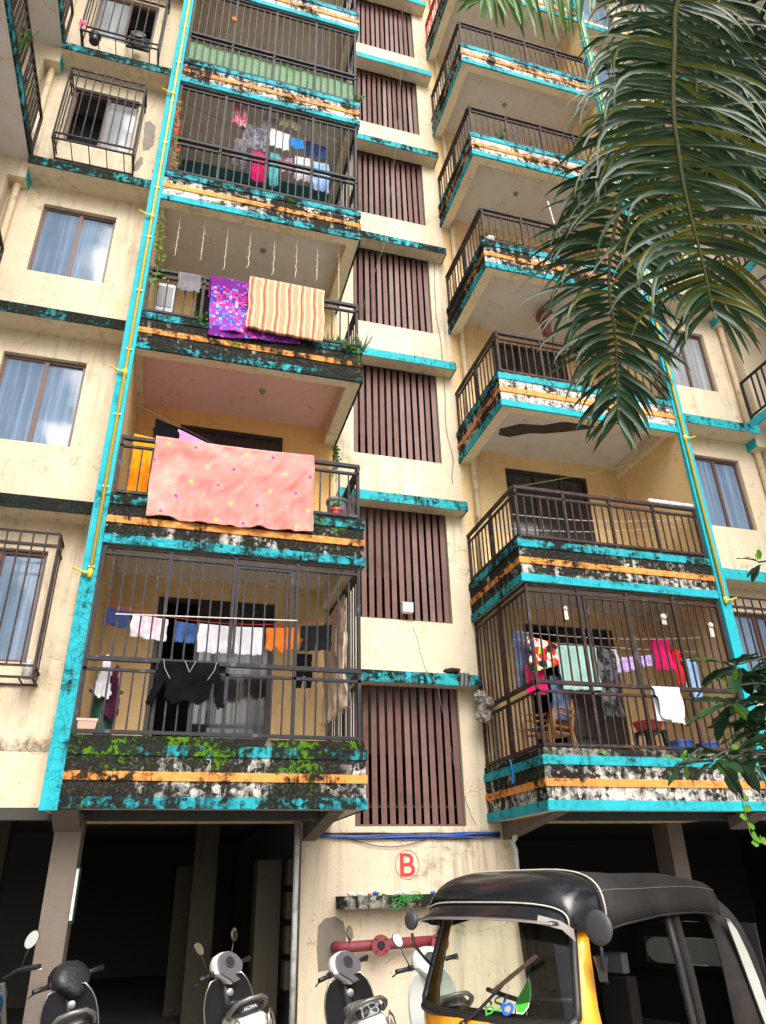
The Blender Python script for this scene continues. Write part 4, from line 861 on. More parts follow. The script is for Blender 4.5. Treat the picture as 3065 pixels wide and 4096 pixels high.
o = thing('stool', 'black plastic stool carrying the red basin on the lower right balcony', 'stool', (6.5, 9.02, 2.905)); MB().box(-.16,.16,-.16,.16,.50,.54).build('top', M['pl_black'], o, bevel=.015)
for sx in (-1,1):
    for sy in (-1,1): MB().bar((sx*.13, sy*.13, .5), (sx*.17, sy*.17, 0), .05).build('leg', M['pl_black'], o)
tub('basin', 'red orange basin standing on the black stool', (6.5, 9.02, 3.446), .2, .12, M['pl_red'], 'basin', False)
# tied carrier bags at the back corner of the lower right grille
for i, (c, r) in enumerate((((4.40, 9.93, 4.03), .10), ((4.41, 9.86, 3.78), .12), ((4.43, 9.70, 3.92), .07))):
    tag(crumple(c, r, 20+i, 1.0, 3).build('carrier_bag', simple('dusty carrier bag', (.24, .205, .19), .45, var=.35, scale=25)), ('upper carrier bag tied to the lower right grille beside the stair wall', 'lower and larger carrier bag tied to the lower right grille', 'small carrier bag tied nearest the front of the lower right grille')[i], 'bag', 'bags tied to the grille')
# hanging charms
M['charm'] = simple('faded thread and shell', (.62, .58, .50), .8, var=.3, scale=60)
for i, (x, zt, zb, w, lab) in enumerate(((5.06, 5.13, 4.75, .03, 'tall cream and red hanging charm at the left of the lower right grille'), (6.60, 5.11, 4.79, .045, 'round pale hanging charm in the middle of the lower right grille'), (7.37, 5.09, 4.66, .04, 'white and green tassel charm at the right of the lower right grille'))):
    o = thing('hanging_charm', lab, 'charm', (x, 8.365, zt)); L = zt-zb
    MB().tube([(0,0,0),(0,-.005,-L*.5)], .003, 4).build('cord', M['wire'], o)
    MB().lathe((0,0,-L*.5-w*1.6), [(.004,w*1.6),(w*.8,w*1.2),(w,w*.6),(w*.9,0),(w*.5,-w*.4)], 10).build('knot', M['charm'], o, smooth=True)
    for q in range(5): MB().tube([((q-2)*w*.3,0,-L*.5-w*1.5), ((q-2)*w*.38,0,-L)], .006, 5).build('strand', M['charm'], o)
cloth('blue_ribbon', 'blue ribbon dangling from the side of the lower right balcony', 'ribbon', 4.425, 4.445, 3.05, .30, 9.2, F['royal'], None, 1, .01, 0, None, None, 91)
# second right balcony
o = thing('rolled_mat', 'white rolled mat lying on the second right railing', 'mat', (7.19, 8.405, 6.79)); MB().tube([(-.39,0,.012),(.39,0,.012)], .04, 12).build('roll', M['pl_white'], o, smooth=True)
for q in (-.25, -.05, .2): MB().tube([(q,math.cos(a)*.043,.012+math.sin(a)*.043) for a in [2*math.pi*i/12 for i in range(12)]], .003, 4, closed=True).build('tie', M['pl_black'], o)
rope('green cord across the second right balcony', (4.75, 9.6, 7.35), (7.55, 8.9, 7.95), .02, 'rope_green'); rope('upper pale line behind the second right railing', (4.6, 9.0, 6.62), (7.6, 8.7, 6.72), .08); rope('lower pale line behind the second right railing', (4.6, 9.1, 6.42), (7.6, 8.75, 6.62), .08)
# lantern
o = thing('paper_lantern', 'dark red paper lantern with streamers hanging under the fourth right balcony', 'lantern', (6.07, 9.3, 11.38)); M['lant'] = simple('dark red lantern paper', (.22, .035, .03), .7, var=.25, scale=30)
MB().tube([(0,0,0),(0,0,-.12)], .004, 4).build('cord', M['wire'], o); MB().lathe((0,0,-.25), [(.07,.12),(.12,.09),(.17,.02),(.17,-.04),(.13,-.10),(.09,-.12)], 14).build('body', M['lant'], o, autosm=True)
for q in range(16):
    a = 2*math.pi*q/16; MB().box(-.014,.014,-.001,.001,-.72+.06*rnd.random(),-.37).build('streamer', M['lant'], o).matrix_basis = Matrix.Translation((math.cos(a)*.09, math.sin(a)*.09, 0)) @ Matrix.Rotation(a+1.57, 4, 'Z')
tag(MB().tube([(6.02,8.5,13.31),(6.10,8.5,12.5),(6.12,8.5,11.75)], .012, 6).build('white_rod', M['pl_white']), 'thin white rod leaning on the fourth right railing', 'rod')
# fan and things in the top left window cage
o = thing('exhaust_fan', 'black box fan with pale motor in the top left window cage', 'fan', (-1.80, 8.80, 15.2), (R(-12), 0, 0))
f = MB(); f.box(-.20,.20,-.02,0.02,0,.03).box(-.20,.20,-.02,.02,.47,.5).box(-.20,-.17,-.02,.02,.03,.47).box(.17,.20,-.02,.02,.03,.47); f.build('frame', M['pl_black'], o); MB().lathe((0,-.05,.20), [(.09,.05),(.09,-.10),(.05,-.12)], 16, 'Y').build('motor', M['white_pvc'], o, autosm=True)
for q in range(9): MB().box(-.17+.04*q,-.162+.04*q,-.024,-.02,.03,.47).build('guard_bar', M['pl_black'], o)
MB().lathe((0,-.16,.13), [(.11,0),(.13,-.02),(.13,-.05),(.03,-.06)], 16, 'Y').build('hub', M['pl_black'], o, autosm=True)
cloth('pink_rag', 'pink rag tied to the corner of the top left window cage', 'rag', -2.76, -2.64, 15.30, .25, 8.58, F['pinkshirt'], None, 1, .03, 0, None, None, 95)
tub('pot', 'dark flower pot inside the top left window cage', (-2.52, 8.78, 15.05), .10, .17, M['pl_black'], 'pot', False)
o = thing('bottle', 'clear plastic jar standing in the lowest left window cage', 'jar', (-1.52, 8.76, 3.72)); MB().lathe((0,0,0), [(.055,0),(.06,.02),(.06,.14),(.03,.17),(.03,.18)], 14).build('body', M['white_pvc'], o, autosm=True); MB().lathe((0,0,.18), [(.035,0),(.035,.03)], 12).build('cap', M['pl_white'], o)

# ------------------------------------------------------------------ auto rickshaw
M['rk_yellow'] = simple('rickshaw yellow paint', (.85, .36, .012), .32, var=.06, scale=5, dirt=.12, dirtcol=(.35,.14,.01), Coat_Weight=.4)
M['rk_gloss'] = simple('glossy black fibreglass', (.008, .009, .012), .2, var=.3, scale=4, spec=.5, dirt=.25, dirtcol=(.03,.028,.026), bumpd=.006)
M['rk_canvas'] = simple('dusty black canvas', (.026, .024, .024), .8, var=.35, scale=3, spec=.15, dirt=.35, dirtcol=(.065, .054, .047), bumpd=.006); M['seam'] = simple('canvas stitching', (.14, .13, .10), .8)
M['rk_rubber'] = simple('black rubber', (.012, .012, .012), .45); M['rk_pipe'] = simple('cream piping', (.50, .48, .40), .5, var=.2, scale=40)
M['rk_chrome'] = simple('chromed trim', (.62, .62, .63), .22, .95); M['rk_in'] = simple('rickshaw dark interior', (.008, .007, .0065), .8, spec=.1); M['rk_win'] = simple('cloudy soft plastic window', (.46, .49, .44), .35, var=.15, scale=5)
M['glass_clear'] = None
t = NT('windscreen glass'); tb = t.new('ShaderNodeBsdfTransparent'); tb.inputs[0].default_value = (.80, .86, .80, 1); gb = t.new('ShaderNodeBsdfGlossy'); gb.inputs['Roughness'].default_value = .02; fr_ = t.new('ShaderNodeFresnel'); fr_.inputs[0].default_value = 1.6; mxs = t.new('ShaderNodeMixShader')
t.l.new(fr_.outputs[0], mxs.inputs[0]); t.l.new(tb.outputs[0], mxs.inputs[1]); t.l.new(gb.outputs[0], mxs.inputs[2]); t.l.new(mxs.outputs[0], t.n['Material Output'].inputs[0]); M['glass_clear'] = t.m
rk = thing('auto_rickshaw', 'yellow and black three-wheeled auto rickshaw parked in front of the building', 'rickshaw', (1.765, 4.43, 0), (0, 0, R(21.5))); rk.scale = (1.04, 1.06, .985)
def U(u, v, z): return (u, -v, z)
def arch(u, w, tz, bz, n=2.6, du=0., K=24):
    row = []
    for i in range(K+1):
        a = math.pi*i/K; c, s_ = math.cos(a), math.sin(a); v = -w*math.copysign(abs(c)**(2/n), c); row.append(U(u+du*(v/w)**2, v, bz+(tz-bz)*abs(s_)**(2/n)))
    return row
def rowmix(A, B, fu, fz): return [(a[0]+(b[0]-a[0])*fu, a[1]+(b[1]-a[1])*(fu+fz)/2, a[2]+(b[2]-a[2])*fz) for a, b in zip(A, B)]
# windscreen
def ws(s_, h): return U(.02+.14*h+(.13-.01*h)*s_*s_, (.555-.07*h)*s_, .975+.485*h-.03*h*s_*s_+.012*(1-h)*s_**4)
MB().loft([[ws(-1+2*i/16, j/6) for i in range(17)] for j in range(7)]).build('windscreen', M['glass_clear'], rk, smooth=True)
ring = [ws(-.94+1.88*i/16, 0) for i in range(17)]+[ws(1, .06+.9*j/8) for j in range(9)]+[ws(.94-1.88*i/16, 1) for i in range(17)]+[ws(-1, .96-.9*j/8) for j in range(9)]
MB().tube(ring, .021, 8, closed=True).build('windscreen_rubber', M['rk_rubber'], rk, smooth=True); MB().tube([(p[0]-.004, p[1], p[2]-.012) for p in ring[:18]], .03, 8).build('windscreen_rubber', M['rk_rubber'], rk, smooth=True)
# body
def cowl(z, w, u0, du): return [U(u0+du*(s_*s_), w*s_, z) for s_ in [-1+2*i/20 for i in range(21)]]
MB().loft([cowl(.965, .56, -.015, .17), cowl(.90, .575, -.05, .21), cowl(.80, .585, -.09, .27), cowl(.62, .585, -.13, .33), cowl(.42, .54, -.10, .32), cowl(.30, .48, .0, .25)]).build('front_cowl', M['rk_yellow'], rk, smooth=True)
for sg in (-1, 1):
    rows = []
    for h in [i/8 for i in range(9)]:
        z = .42+1.0*h; hh = max(0, (z-.975)/.455); x0, y0, _ = ws(1, min(hh, 1)); wd = .17-.10*min(1, h*1.05)
        if z < .975: x0 = .16+.06*(.975-z); y0 = -.555-.01*(min(.2, .975-z)/.2)
        rows.append([(x0-.01, sg*-1*abs(y0)*1.0 if sg > 0 else abs(y0), z), (x0+wd*.5, (-1 if sg > 0 else 1)*(abs(y0)+.035), z), (x0+wd, (-1 if sg > 0 else 1)*(abs(y0)+.04), z)])
    o = MB().loft(rows).build('windscreen_pillar', M['rk_yellow'], rk, smooth=True); o.modifiers.new('t', 'SOLIDIFY').thickness = .03
    MB().box(1.45, 1.98, -sg*.575, -sg*.60, .30, .80).build('rear_side_panel', M['rk_yellow'], rk); MB().box(.30, 1.45, -sg*.55, -sg*.58, .24, .36).build('side_sill', M['rk_yellow'], rk)
    MB().box(-.13, .0, -sg*.47, -sg*.54, .72, .82).build('indicator', simple('orange lens', (.6,.14,.01), .2), rk, bevel=.02); MB().lathe((-.16+.2, -sg*.40, .60), [(.0,-.16),(.06,-.17),(.085,-.14),(.085,-.05)], 18, 'X').build('headlamp', M['rk_chrome'], rk, smooth=True)
# hood and visor
A = arch(.075, .535, 1.525, 1.405, 3.6, .12); Bq = arch(.40, .585, 1.690, 1.385, 4.4, .03)
rows = []
for q in range(9):
    a = math.pi/2*q/8; rows.append(rowmix(A, Bq, 1-math.cos(a), math.sin(a)))
o = MB().loft(rows).build('roof_hood', M['rk_gloss'], rk, smooth=True); o.modifiers.new('t', 'SOLIDIFY').thickness = .012
V0 = [U(-.03+.12*s_*s_, .515*s_, 1.452-.025*abs(s_)**3) for s_ in [-math.copysign(abs(math.cos(math.pi*i/24))**(2/2.8), math.cos(math.pi*i/24)) for i in range(25)]]
o = MB().loft([V0]+[rowmix(V0, A, f, f) for f in (.25, .5, .75)]+[A]).build('sun_visor', M['rk_gloss'], rk, smooth=True); o.modifiers.new('t', 'SOLIDIFY').thickness = .008
MB().tube(V0, .009, 6).build('visor_trim', M['rk_chrome'], rk, smooth=True); MB().tube([(p[0]-.006, p[1]*1.008, p[2]+.004) for p in A], .005, 6).build('hood_piping', M['rk_pipe'], rk, smooth=True); MB().tube([(p[0], p[1]*1.01, p[2]+.004) for p in Bq], .005, 6).build('roof_piping', M['rk_pipe'], rk, smooth=True)
# visor end bracket
MB().loft([[U(.06,.455,1.47),U(.14,.53,1.44),U(.20,.555,1.40)],[U(.05,.45,1.43),U(.14,.53,1.40),U(.205,.555,1.34)]]).build('visor_bracket', simple('grey bracket metal', (.30,.27,.25), .4, .5), rk, smooth=True)
# canopy
rows = [arch(u, .592, tz, bz, 4.2) for u, tz, bz in ((.405,1.688,1.385),(.55,1.684,1.405),(.72,1.676,1.425),(.9,1.668,1.438),(1.08,1.668,1.442),(1.25,1.664,1.44),(1.42,1.652,1.425),(1.52,1.64,1.405))]
rows = [[(p[0]+(.0), p[1], p[2]+.006*noise.noise(Vector((p[0]*5, p[1]*5, 1)))) for p in r] for r in rows]
rows = [[(p[0], p[1], p[2]+.010*noise.noise(Vector((p[0]*3, p[1]*9, 5)))) for p in r] for r in rows]
o = MB().loft(rows).build('canopy', M['rk_canvas'], rk, smooth=True); o.modifiers.new('t', 'SOLIDIFY').thickness = .01
for i in (3, 21): MB().tube([(r[i][0], r[i][1]*1.006, r[i][2]) for r in rows], .0025, 5).build('canopy_seam', M['seam'], rk)
MB().tube([(r[0][0], r[0][1]*1.004, r[0][2]) for r in rows], .006, 5).build('canopy_hem', M['rk_canvas'], rk); MB().tube([(r[-1][0], r[-1][1]*1.004, r[-1][2]) for r in rows], .006, 5).build('canopy_hem', M['rk_canvas'], rk)
rr_ = [arch(u, w, tz, .62, n) for u, w, tz, n in ((1.47,.575,1.60,5),(1.62,.58,1.60,5),(1.76,.58,1.575,4.6),(1.87,.57,1.53,4.2),(1.95,.55,1.46,3.8),(2.0,.52,1.36,3.4))]
o = MB().loft(rr_).build('rear_hood', M['rk_canvas'], rk, smooth=True); o.modifiers.new('t', 'SOLIDIFY').thickness = .01
s = MB(); b_ = rr_[-1]; s.v += [tuple(p) for p in b_]+[U(2.03, -.2, 1.0), U(2.03, .2, 1.0)]
s = MB(); wall_panel(s, -.53, .53, .62, 1.35, 0, .012, [(-.30, .30, 1.08, 1.25)])
s.v = [(2.0+p[1], p[0], p[2]) for p in s.v]; s.build('back_panel', M['rk_canvas'], rk)
pill = [(2.004, math.copysign(.20, math.cos(a))+math.cos(a)*.098, 1.165+math.sin(a)*.083) for a in [2*math.pi*i/24+.01 for i in range(24)]]
MB().poly(pill, (.006, 0, 0)).build('rear_window', M['rk_win'], rk)
pw = [(1.55,1.40),(1.60,1.39),(1.66,1.33),(1.73,1.20),(1.79,1.05),(1.83,.86),(1.83,.78),(1.80,.72),(1.77,.74),(1.70,.95),(1.62,1.2)]
MB().poly([U(u, .592, z) for u, z in pw], (0, -.004, 0)).build('quarter_window', M['rk_win'], rk); MB().poly([U(u, -.588, z) for u, z in pw], (0, -.004, 0)).build('quarter_window', M['rk_win'], rk)
MB().tube([U(u, .594, z) for u, z in pw], .005, 5, closed=True).build('window_stitching', M['rk_canvas'], rk)
# flap tip
MB().loft([[U(1.42,.598,1.44),U(1.52,.60,1.41),U(1.60,.602,1.375)],[U(1.42,.600,1.425),U(1.50,.604,1.40),U(1.60,.606,1.372)]]).build('canopy_flap', M['rk_canvas'], rk)
# frames, seats, inside
for sg in (-1, 1):
    MB().tube([U(1.02, sg*.55, 1.45), U(1.05, sg*.56, 1.2), U(1.09, sg*.56, .8), U(1.1, sg*.55, .32)], .022, 8).build('roof_post', simple('dark post', (.02,.02,.02), .5), rk, smooth=True)
    MB().tube([U(1.12, sg*.53, 1.45), U(1.16, sg*.545, 1.1), U(1.2, sg*.55, .4)], .03, 8).build('canvas_roll', M['rk_canvas'], rk, smooth=True)
MB().box(1.25, 1.75, -.52, .52, .55, .68).build('rear_seat', M['rk_in'], rk, bevel=.03); MB().box(1.74, 1.9, -.52, .52, .66, 1.05).build('rear_backrest', M['rk_in'], rk, bevel=.03); MB().box(.62, .92, -.30, .30, .52, .64).build('driver_seat', M['rk_in'], rk, bevel=.03); MB().box(.93, .99, -.30, .30, .6, 1.0).build('driver_backrest', M['rk_in'], rk, bevel=.02)
MB().box(.05, 1.98, -.54, .54, .28, .33).build('floor', M['rk_in'], rk); MB().box(.98, 1.0, -.53, .53, .33, .9).build('partition', M['rk_in'], rk)
MB().tube([U(.30,0,.4), U(.36,0,1.0)], .03, 8).build('steering_column', M['rk_in'], rk); MB().tube([U(.45,-.33,1.04), U(.38,-.12,1.03), U(.36,0,1.02), U(.38,.12,1.03), U(.45,.33,1.04)], .014, 8).build('handlebar', M['rk_rubber'], rk, smooth=True); MB().box(.12, .34, -.48, .48, .86, .96).build('dashboard', M['rk_in'], rk, bevel=.02)
mt_ = MB(); mt_.box(.86, .92, -.33, -.20, 1.13, 1.24); mt_.build('fare_meter', simple('meter casing', (.05,.05,.055), .3), rk, bevel=.008); MB().box(.84, .93, -.36, -.17, .78, 1.12).build('meter_stand', M['rk_in'], rk, bevel=.01)
# mirrors
M['mir_shell'] = simple('grey black mirror shell', (.045,.046,.05), .5)
for sg, pos, lab in ((1, U(.21,.70,1.41), 0), (-1, U(.10,-.585,1.425), 1)):
    q_ = 1. if sg > 0 else .68
    mo_ = MB().lathe(pos, [(r__*q_, h__) for r__, h__ in ((.005,-.020),(.055,-.018),(.078,-.010),(.082,0),(.076,.008))], 24, 'X').build('side_mirror', M['mir_shell'], rk, smooth=True)
    MB().lathe((pos[0]+.009, pos[1], pos[2]), [(.066*q_,0),(.066*q_,.002)], 18, 'X').build('mirror_glass', M['rk_chrome'], rk)
    MB().tube([(pos[0], pos[1], pos[2]-.07), (pos[0]+.01, pos[1]+sg*.01, pos[2]-.14), (pos[0]+.05, pos[1]+sg*.04, pos[2]-.20), (pos[0]+.10, pos[1]+sg*.07, pos[2]-.26)], .009, 6).build('mirror_stem', M['pl_black'], rk, smooth=True)
MB().lathe(U(.265,.645,1.165), [(.025,0),(.03,.05),(.045,.11),(.02,.115)], 4).build('mirror_bracket', M['pl_black'], rk)
# wiper
MB().tube([U(-.05,-.03,.955), U(-.01,.02,.99), U(.05,.16,1.12), U(.075,.22,1.18)], .009, 6).build('wiper_arm', M['pl_black'], rk, smooth=True); MB().bar(U(.035,.12,1.10), U(.115,.37,1.275), .012, .02).build('wiper_blade', simple('rusty wiper', (.06,.03,.02), .6), rk); MB().lathe(U(-.045,-.03,.90), [(.02,0),(.028,.04),(.015,.06)], 10).build('wiper_pivot', M['pl_black'], rk)
# sticker on the windscreen: BS6 with a green leaf
c_ = Vector(ws(.36, .10)); ex = (Vector(ws(.26, .10))-Vector(ws(.06, .10))).normalized(); ez = (Vector(ws(.16, .3))-c_).normalized(); en = ex.cross(ez).normalized()
if en.x > 0: en = -en
def stk(dx, dz, off=.004): dx *= 1.3; dz *= 1.3; m_ = Matrix((ex*1.3, ez*1.3, ex.cross(ez))).transposed().to_4x4(); m_.translation = c_+ex*dx+ez*dz+en*off; return m_
M['stk_w'] = simple('white sticker vinyl', (.75,.78,.78), .4, var=.03); M['stk_g'] = simple('green sticker vinyl', (.05,.42,.04), .4, var=.1); M['stk_b'] = simple('blue sticker vinyl', (.015,.12,.55), .4, var=.1)
text_mesh('sticker_text', 'BS', .085, M['stk_g'], stk(-.062, .008, .0046), rk, .0004, 0)
text_mesh('sticker_number', '6', .125, M['stk_b'], stk(.016, .02, .0046), rk, .0004, 0)
lf = [(0,0),(.025,-.012),(.05,.005),(.066,.04),(.072,.085),(.068,.115),(.045,.085),(.02,.06),(.003,.035)]
for nm, k, m_, off in (('sticker_border', 1.1, 'stk_w', .003), ('sticker_leaf', 1., 'stk_g', .0046)):
    q = [((x-.035)*k+.035, (y-.05)*k+.05, 0) for x, y in lf]; MB().poly(q, (0, 0, .0006)).build(nm, M[m_], rk).matrix_basis = stk(.045, -.005, off)
# number plate, bumper, wheels
MB().box(-.155, -.145, .22, .50, .80, .905).build('number_plate', simple('yellow plate', (.80,.50,.03), .4), rk); text_mesh('plate_text', 'MH', .06, M['pl_black'], Matrix.Translation((-.158, .42, .875)) @ Matrix.Rotation(R(-90), 4, 'Z') @ Matrix.Rotation(R(90), 4, 'X'), rk, .001)
def wheel(parent, c, r, w, mat_t, axis='Y', n=28):
    t_ = MB().lathe(c, [(r*.62,-w*.45),(r*.85,-w*.5),(r,-w*.28),(r,w*.28),(r*.85,w*.5),(r*.62,w*.45)], n, axis).build('wheel', mat_t, parent, autosm=True)
    MB().lathe(c, [(r*.62,-w*.40),(r*.25,-w*.2),(r*.12,-w*.55),(r*.12,w*.55),(r*.25,w*.2),(r*.62,w*.40)], n, axis).build('rim', M['steel'], t_, autosm=True)
wheel(rk, (.12, 0, .20), .20, .10, M['rk_rubber']); wheel(rk, (1.72, .50, .20), .20, .10, M['rk_rubber']); wheel(rk, (1.72, -.50, .20), .20, .10, M['rk_rubber'])

# ------------------------------------------------------------------ scooters
M['sc_white'] = simple('pearl white scooter paint', (.70, .69, .66), .25, var=.04, dirt=.08, dirtcol=(.4,.37,.3), Coat_Weight=.4); M['sc_silver'] = simple('grey scooter paint', (.20, .20, .215), .3, .3, Coat_Weight=.4); M['sc_black'] = simple('black scooter plastic', (.018, .018, .02), .35)
M['sc_dash'] = simple('grey dash plastic', (.10, .095, .105), .4); M['sc_red'] = simple('red tail lens', (.30, .03, .045), .15, var=.2); M['sc_lens'] = simple('clear smoke lens', (.30, .26, .22), .15); M['sc_guard'] = simple('tarnished chrome guard', (.50, .46, .38), .28, .85); M['sc_grab'] = simple('grey grab rail', (.17, .16, .15), .35, .5); M['amber'] = simple('amber lens', (.75,.28,.02), .2)
M['mirror'] = simple('mirror glass', (.80, .84, .80), .03, 1., var=.02); M['dial'] = simple('dial face', (.03,.03,.035), .1)
def ell(c, a, b, h, n=2.5, K=18): return [(c[0], c[1]+a*math.copysign(abs(math.cos(t))**(2/n), math.cos(t)), c[2]+h*math.copysign(abs(math.sin(t))**(2/n), math.sin(t))) for t in [2*math.pi*i/K for i in range(K)]]
def patterned_seat():
    t = NT('black and grey cell pattern seat'); d = t.voro(16, feature='DISTANCE_TO_EDGE'); return t.out(t.mix(t.rng(d, .05, .10), (.42,.43,.45), (.02,.02,.025)), .5)
def scooter(label, loc, head, lean, steer, paint, dash, seat, tail_guard=True, covered=False, seat_text=None, mirrors=(1, 1), speaker=False):
    sc_ = thing('scooter', label, 'scooter', loc, (R(lean), 0, R(head)), 'scooters parked along the building'); sc_.scale = (.96,)*3
    rows = [ell((-.20,0,.60), .06, 0, .05), ell((-.17,0,.62), .115, 0, .085), ell((-.05,0,.62), .155, 0, .115), ell((.15,0,.59), .175, 0, .15), ell((.40,0,.56), .17, 0, .16), ell((.62,0,.50), .14, 0, .18), ell((.70,0,.46), .11, 0, .18)]
    MB().loft(rows, True, True).build('tail_body', paint, sc_, smooth=True)
    rows = [ell((-.10,0,.755), .075, 0, .02), ell((-.06,0,.765), .115, 0, .045), ell((.10,0,.765), .135, 0, .055), ell((.30,0,.745), .14, 0, .05), ell((.52,0,.725), .12, 0, .045), ell((.60,0,.71), .07, 0, .03)]
    MB().loft(rows, True, True).build('seat', seat, sc_, smooth=True)
    rl = MB(); pts = [(.12,.155,.72),(.04,.165,.755),(-.08,.15,.80),(-.14,.10,.845),(-.155,0,.855),(-.14,-.10,.845),(-.08,-.15,.80),(.04,-.165,.755),(.12,-.155,.72)]
    rl.tube(pts, [.026,.024,.02,.018,.018,.018,.02,.024,.026], 8); rl.build('grab_rail', M['sc_grab'], sc_, smooth=True)
    if speaker:
        MB().lathe((-.185,.0,.655), [(.075,0),(.075,-.02),(.055,-.022),(.05,-.005),(.02,-.012)], 20, 'X').build('round_lamp', M['sc_dash'], sc_, autosm=True)
    MB().loft([[(-.175,y*.9,.665-abs(y)*.12) for y in (-.10,-.05,0,.05,.10)],[(-.225,y,.61-abs(y)*.1) for y in (-.10,-.05,0,.05,.10)],[(-.215,y*.9,.555) for y in (-.10,-.05,0,.05,.10)]]).build('tail_light', M['sc_red'], sc_, smooth=True)
    for sg in (-1, 1):
        MB().loft([[(-.15,sg*.105,.70),(-.08,sg*.158,.69)],[(-.205,sg*.105,.64),(-.11,sg*.17,.63)],[(-.19,sg*.10,.55),(-.10,sg*.155,.55)]]).build('indicator', M['sc_lens'], sc_, smooth=True)
        if tail_guard:
            MB().tube([(-.16,sg*.105,.555),(-.22,sg*.11,.60),(-.215,sg*.12,.70),(-.17,sg*.145,.735),(-.12,sg*.178,.68),(-.09,sg*.19,.58),(-.13,sg*.17,.53),(-.2,sg*.12,.52)], .009, 6).build('lamp_guard', M['sc_guard'], sc_, smooth=True)
    if tail_guard: MB().tube([(.02,.22,.42),(-.16,.22,.50),(-.26,.16,.52),(-.28,0,.52),(-.26,-.16,.52),(-.16,-.22,.50),(.02,-.22,.42)], .011, 6).build('rear_guard', M['sc_guard'], sc_, smooth=True)
    MB().box(-.245,-.235,-.085,.085,.40,.50).build('number_plate', M['pl_white'], sc_)
    MB().box(-.22,-.10,-.07,.07,.30,.53).build('rear_mudguard', M['sc_black'], sc_, bevel=.02)
    wheel(sc_, (0,0,.22), .22, .09, M['rk_rubber']); wheel(sc_, (1.20,0,.22), .22, .09, M['rk_rubber'])
    MB().box(.45,.90,-.17,.17,.22,.30).build('floorboard', M['sc_black'], sc_, bevel=.02); MB().box(.0,.5,-.12,-.02,.15,.35).build('engine', M['sc_dash'], sc_, bevel=.03); MB().box(-.05,.35,-.20,-.12,.25,.36).build('exhaust', M['sc_grab'], sc_, bevel=.03)
    # leg shield: outer and inner skin
    def sh(off, k): return [[(.80+.09*(1-abs(y)*1.2)-.10*(h-.5)+.02*math.sin(h*3)+off, y*(.15+.10*(1-h**5)-.05*(1-h)**2), .32+.62*h) for y in [-1+2*i/10 for i in range(11)]] for h in [j/8 for j in range(9)]]
    MB().loft(sh(0., 1.)).build('leg_shield_inner', M['sc_black'] if paint != M['sc_white4'] else M['sc_white4'], sc_, smooth=True); MB().loft(sh(.05, 1.)).build('leg_shield', paint, sc_, smooth=True)
    e = [r[0] for r in sh(.02, 1.)]+[p for p in sh(.02, 1.)[-1][1:]]+[r[-1] for r in reversed(sh(.02, 1.))][1:]
    MB().tube(e, .011, 6).build('shield_trim', M['sc_guard'] if tail_guard else paint, sc_, smooth=True)
    MB().lathe((.815,-.03,.80), [(.032,0),(.032,-.012),(.02,-.016)], 14, 'X').build('key_lock', M['steel'], sc_, autosm=True)
    MB().loft([ell((1.02,0,.36), .09, 0, .1), ell((1.2,0,.44), .1, 0, .06), ell((1.38,0,.34), .05, 0, .06)], True, True).build('front_fender', paint, sc_, smooth=True)
    # steering head
    piv = Vector((.90, 0, 0)); mt_ = Matrix.Translation(piv) @ Matrix.Rotation(R(steer), 4, 'Z')
    def SH(o): o.matrix_basis = mt_; return o
    SH(MB().tube([(0,0,.45),(-.02,0,.95)], .05, 10).build('steering_stem', M['sc_black'], sc_, smooth=True))
    OUT = [(-.055,0),(0,-.005),(.055,0),(.085,.04),(.135,.085),(.165,.12),(.16,.17),(.135,.215),(.09,.25),(0,.265),(-.09,.25),(-.135,.215),(-.16,.17),(-.165,.12),(-.135,.085),(-.085,.04)]
    def crow(x, s_, dz=0.): return [(x+.42*(.13+(z-.13)*s_)-.16, y*s_, .875+.13+(z-.13)*s_+dz) for y, z in OUT]
    SH(MB().loft([crow(0, .98), crow(.02, 1.04), crow(.07, 1.0, .0), crow(.12, .86, -.01), crow(.17, .6, -.02), crow(.20, .25, -.03)], True, True).build('handlebar_cowl', M['sc_black'] if covered else paint, sc_, autosm=True))
    # dash skin facing the rider
    dd = SH(MB().loft([crow(-.004, 1.0), crow(-.024, .93), crow(-.020, .70), crow(-.020, .1)], True, True).build('dash', dash, sc_, autosm=True))
    dm = Matrix.Translation((-.113, 0, 1.05)) @ Matrix.Rotation(R(-67), 4, 'Y')
    o = MB().lathe((0,0,0), [(.060,0),(.060,.006),(.01,.007)], 24).build('speedometer', M['dial'], sc_, autosm=True); o.matrix_basis = mt_ @ dm @ Matrix.Scale(.8, 4, (1,0,0))
    o = MB().tube([(math.cos(a)*.062, math.sin(a)*.062, .006) for a in [2*math.pi*i/24 for i in range(24)]], .003, 5, closed=True).build('dial_ring', M['sc_grab'], sc_); o.matrix_basis = mt_ @ dm @ Matrix.Scale(.8, 4, (1,0,0))
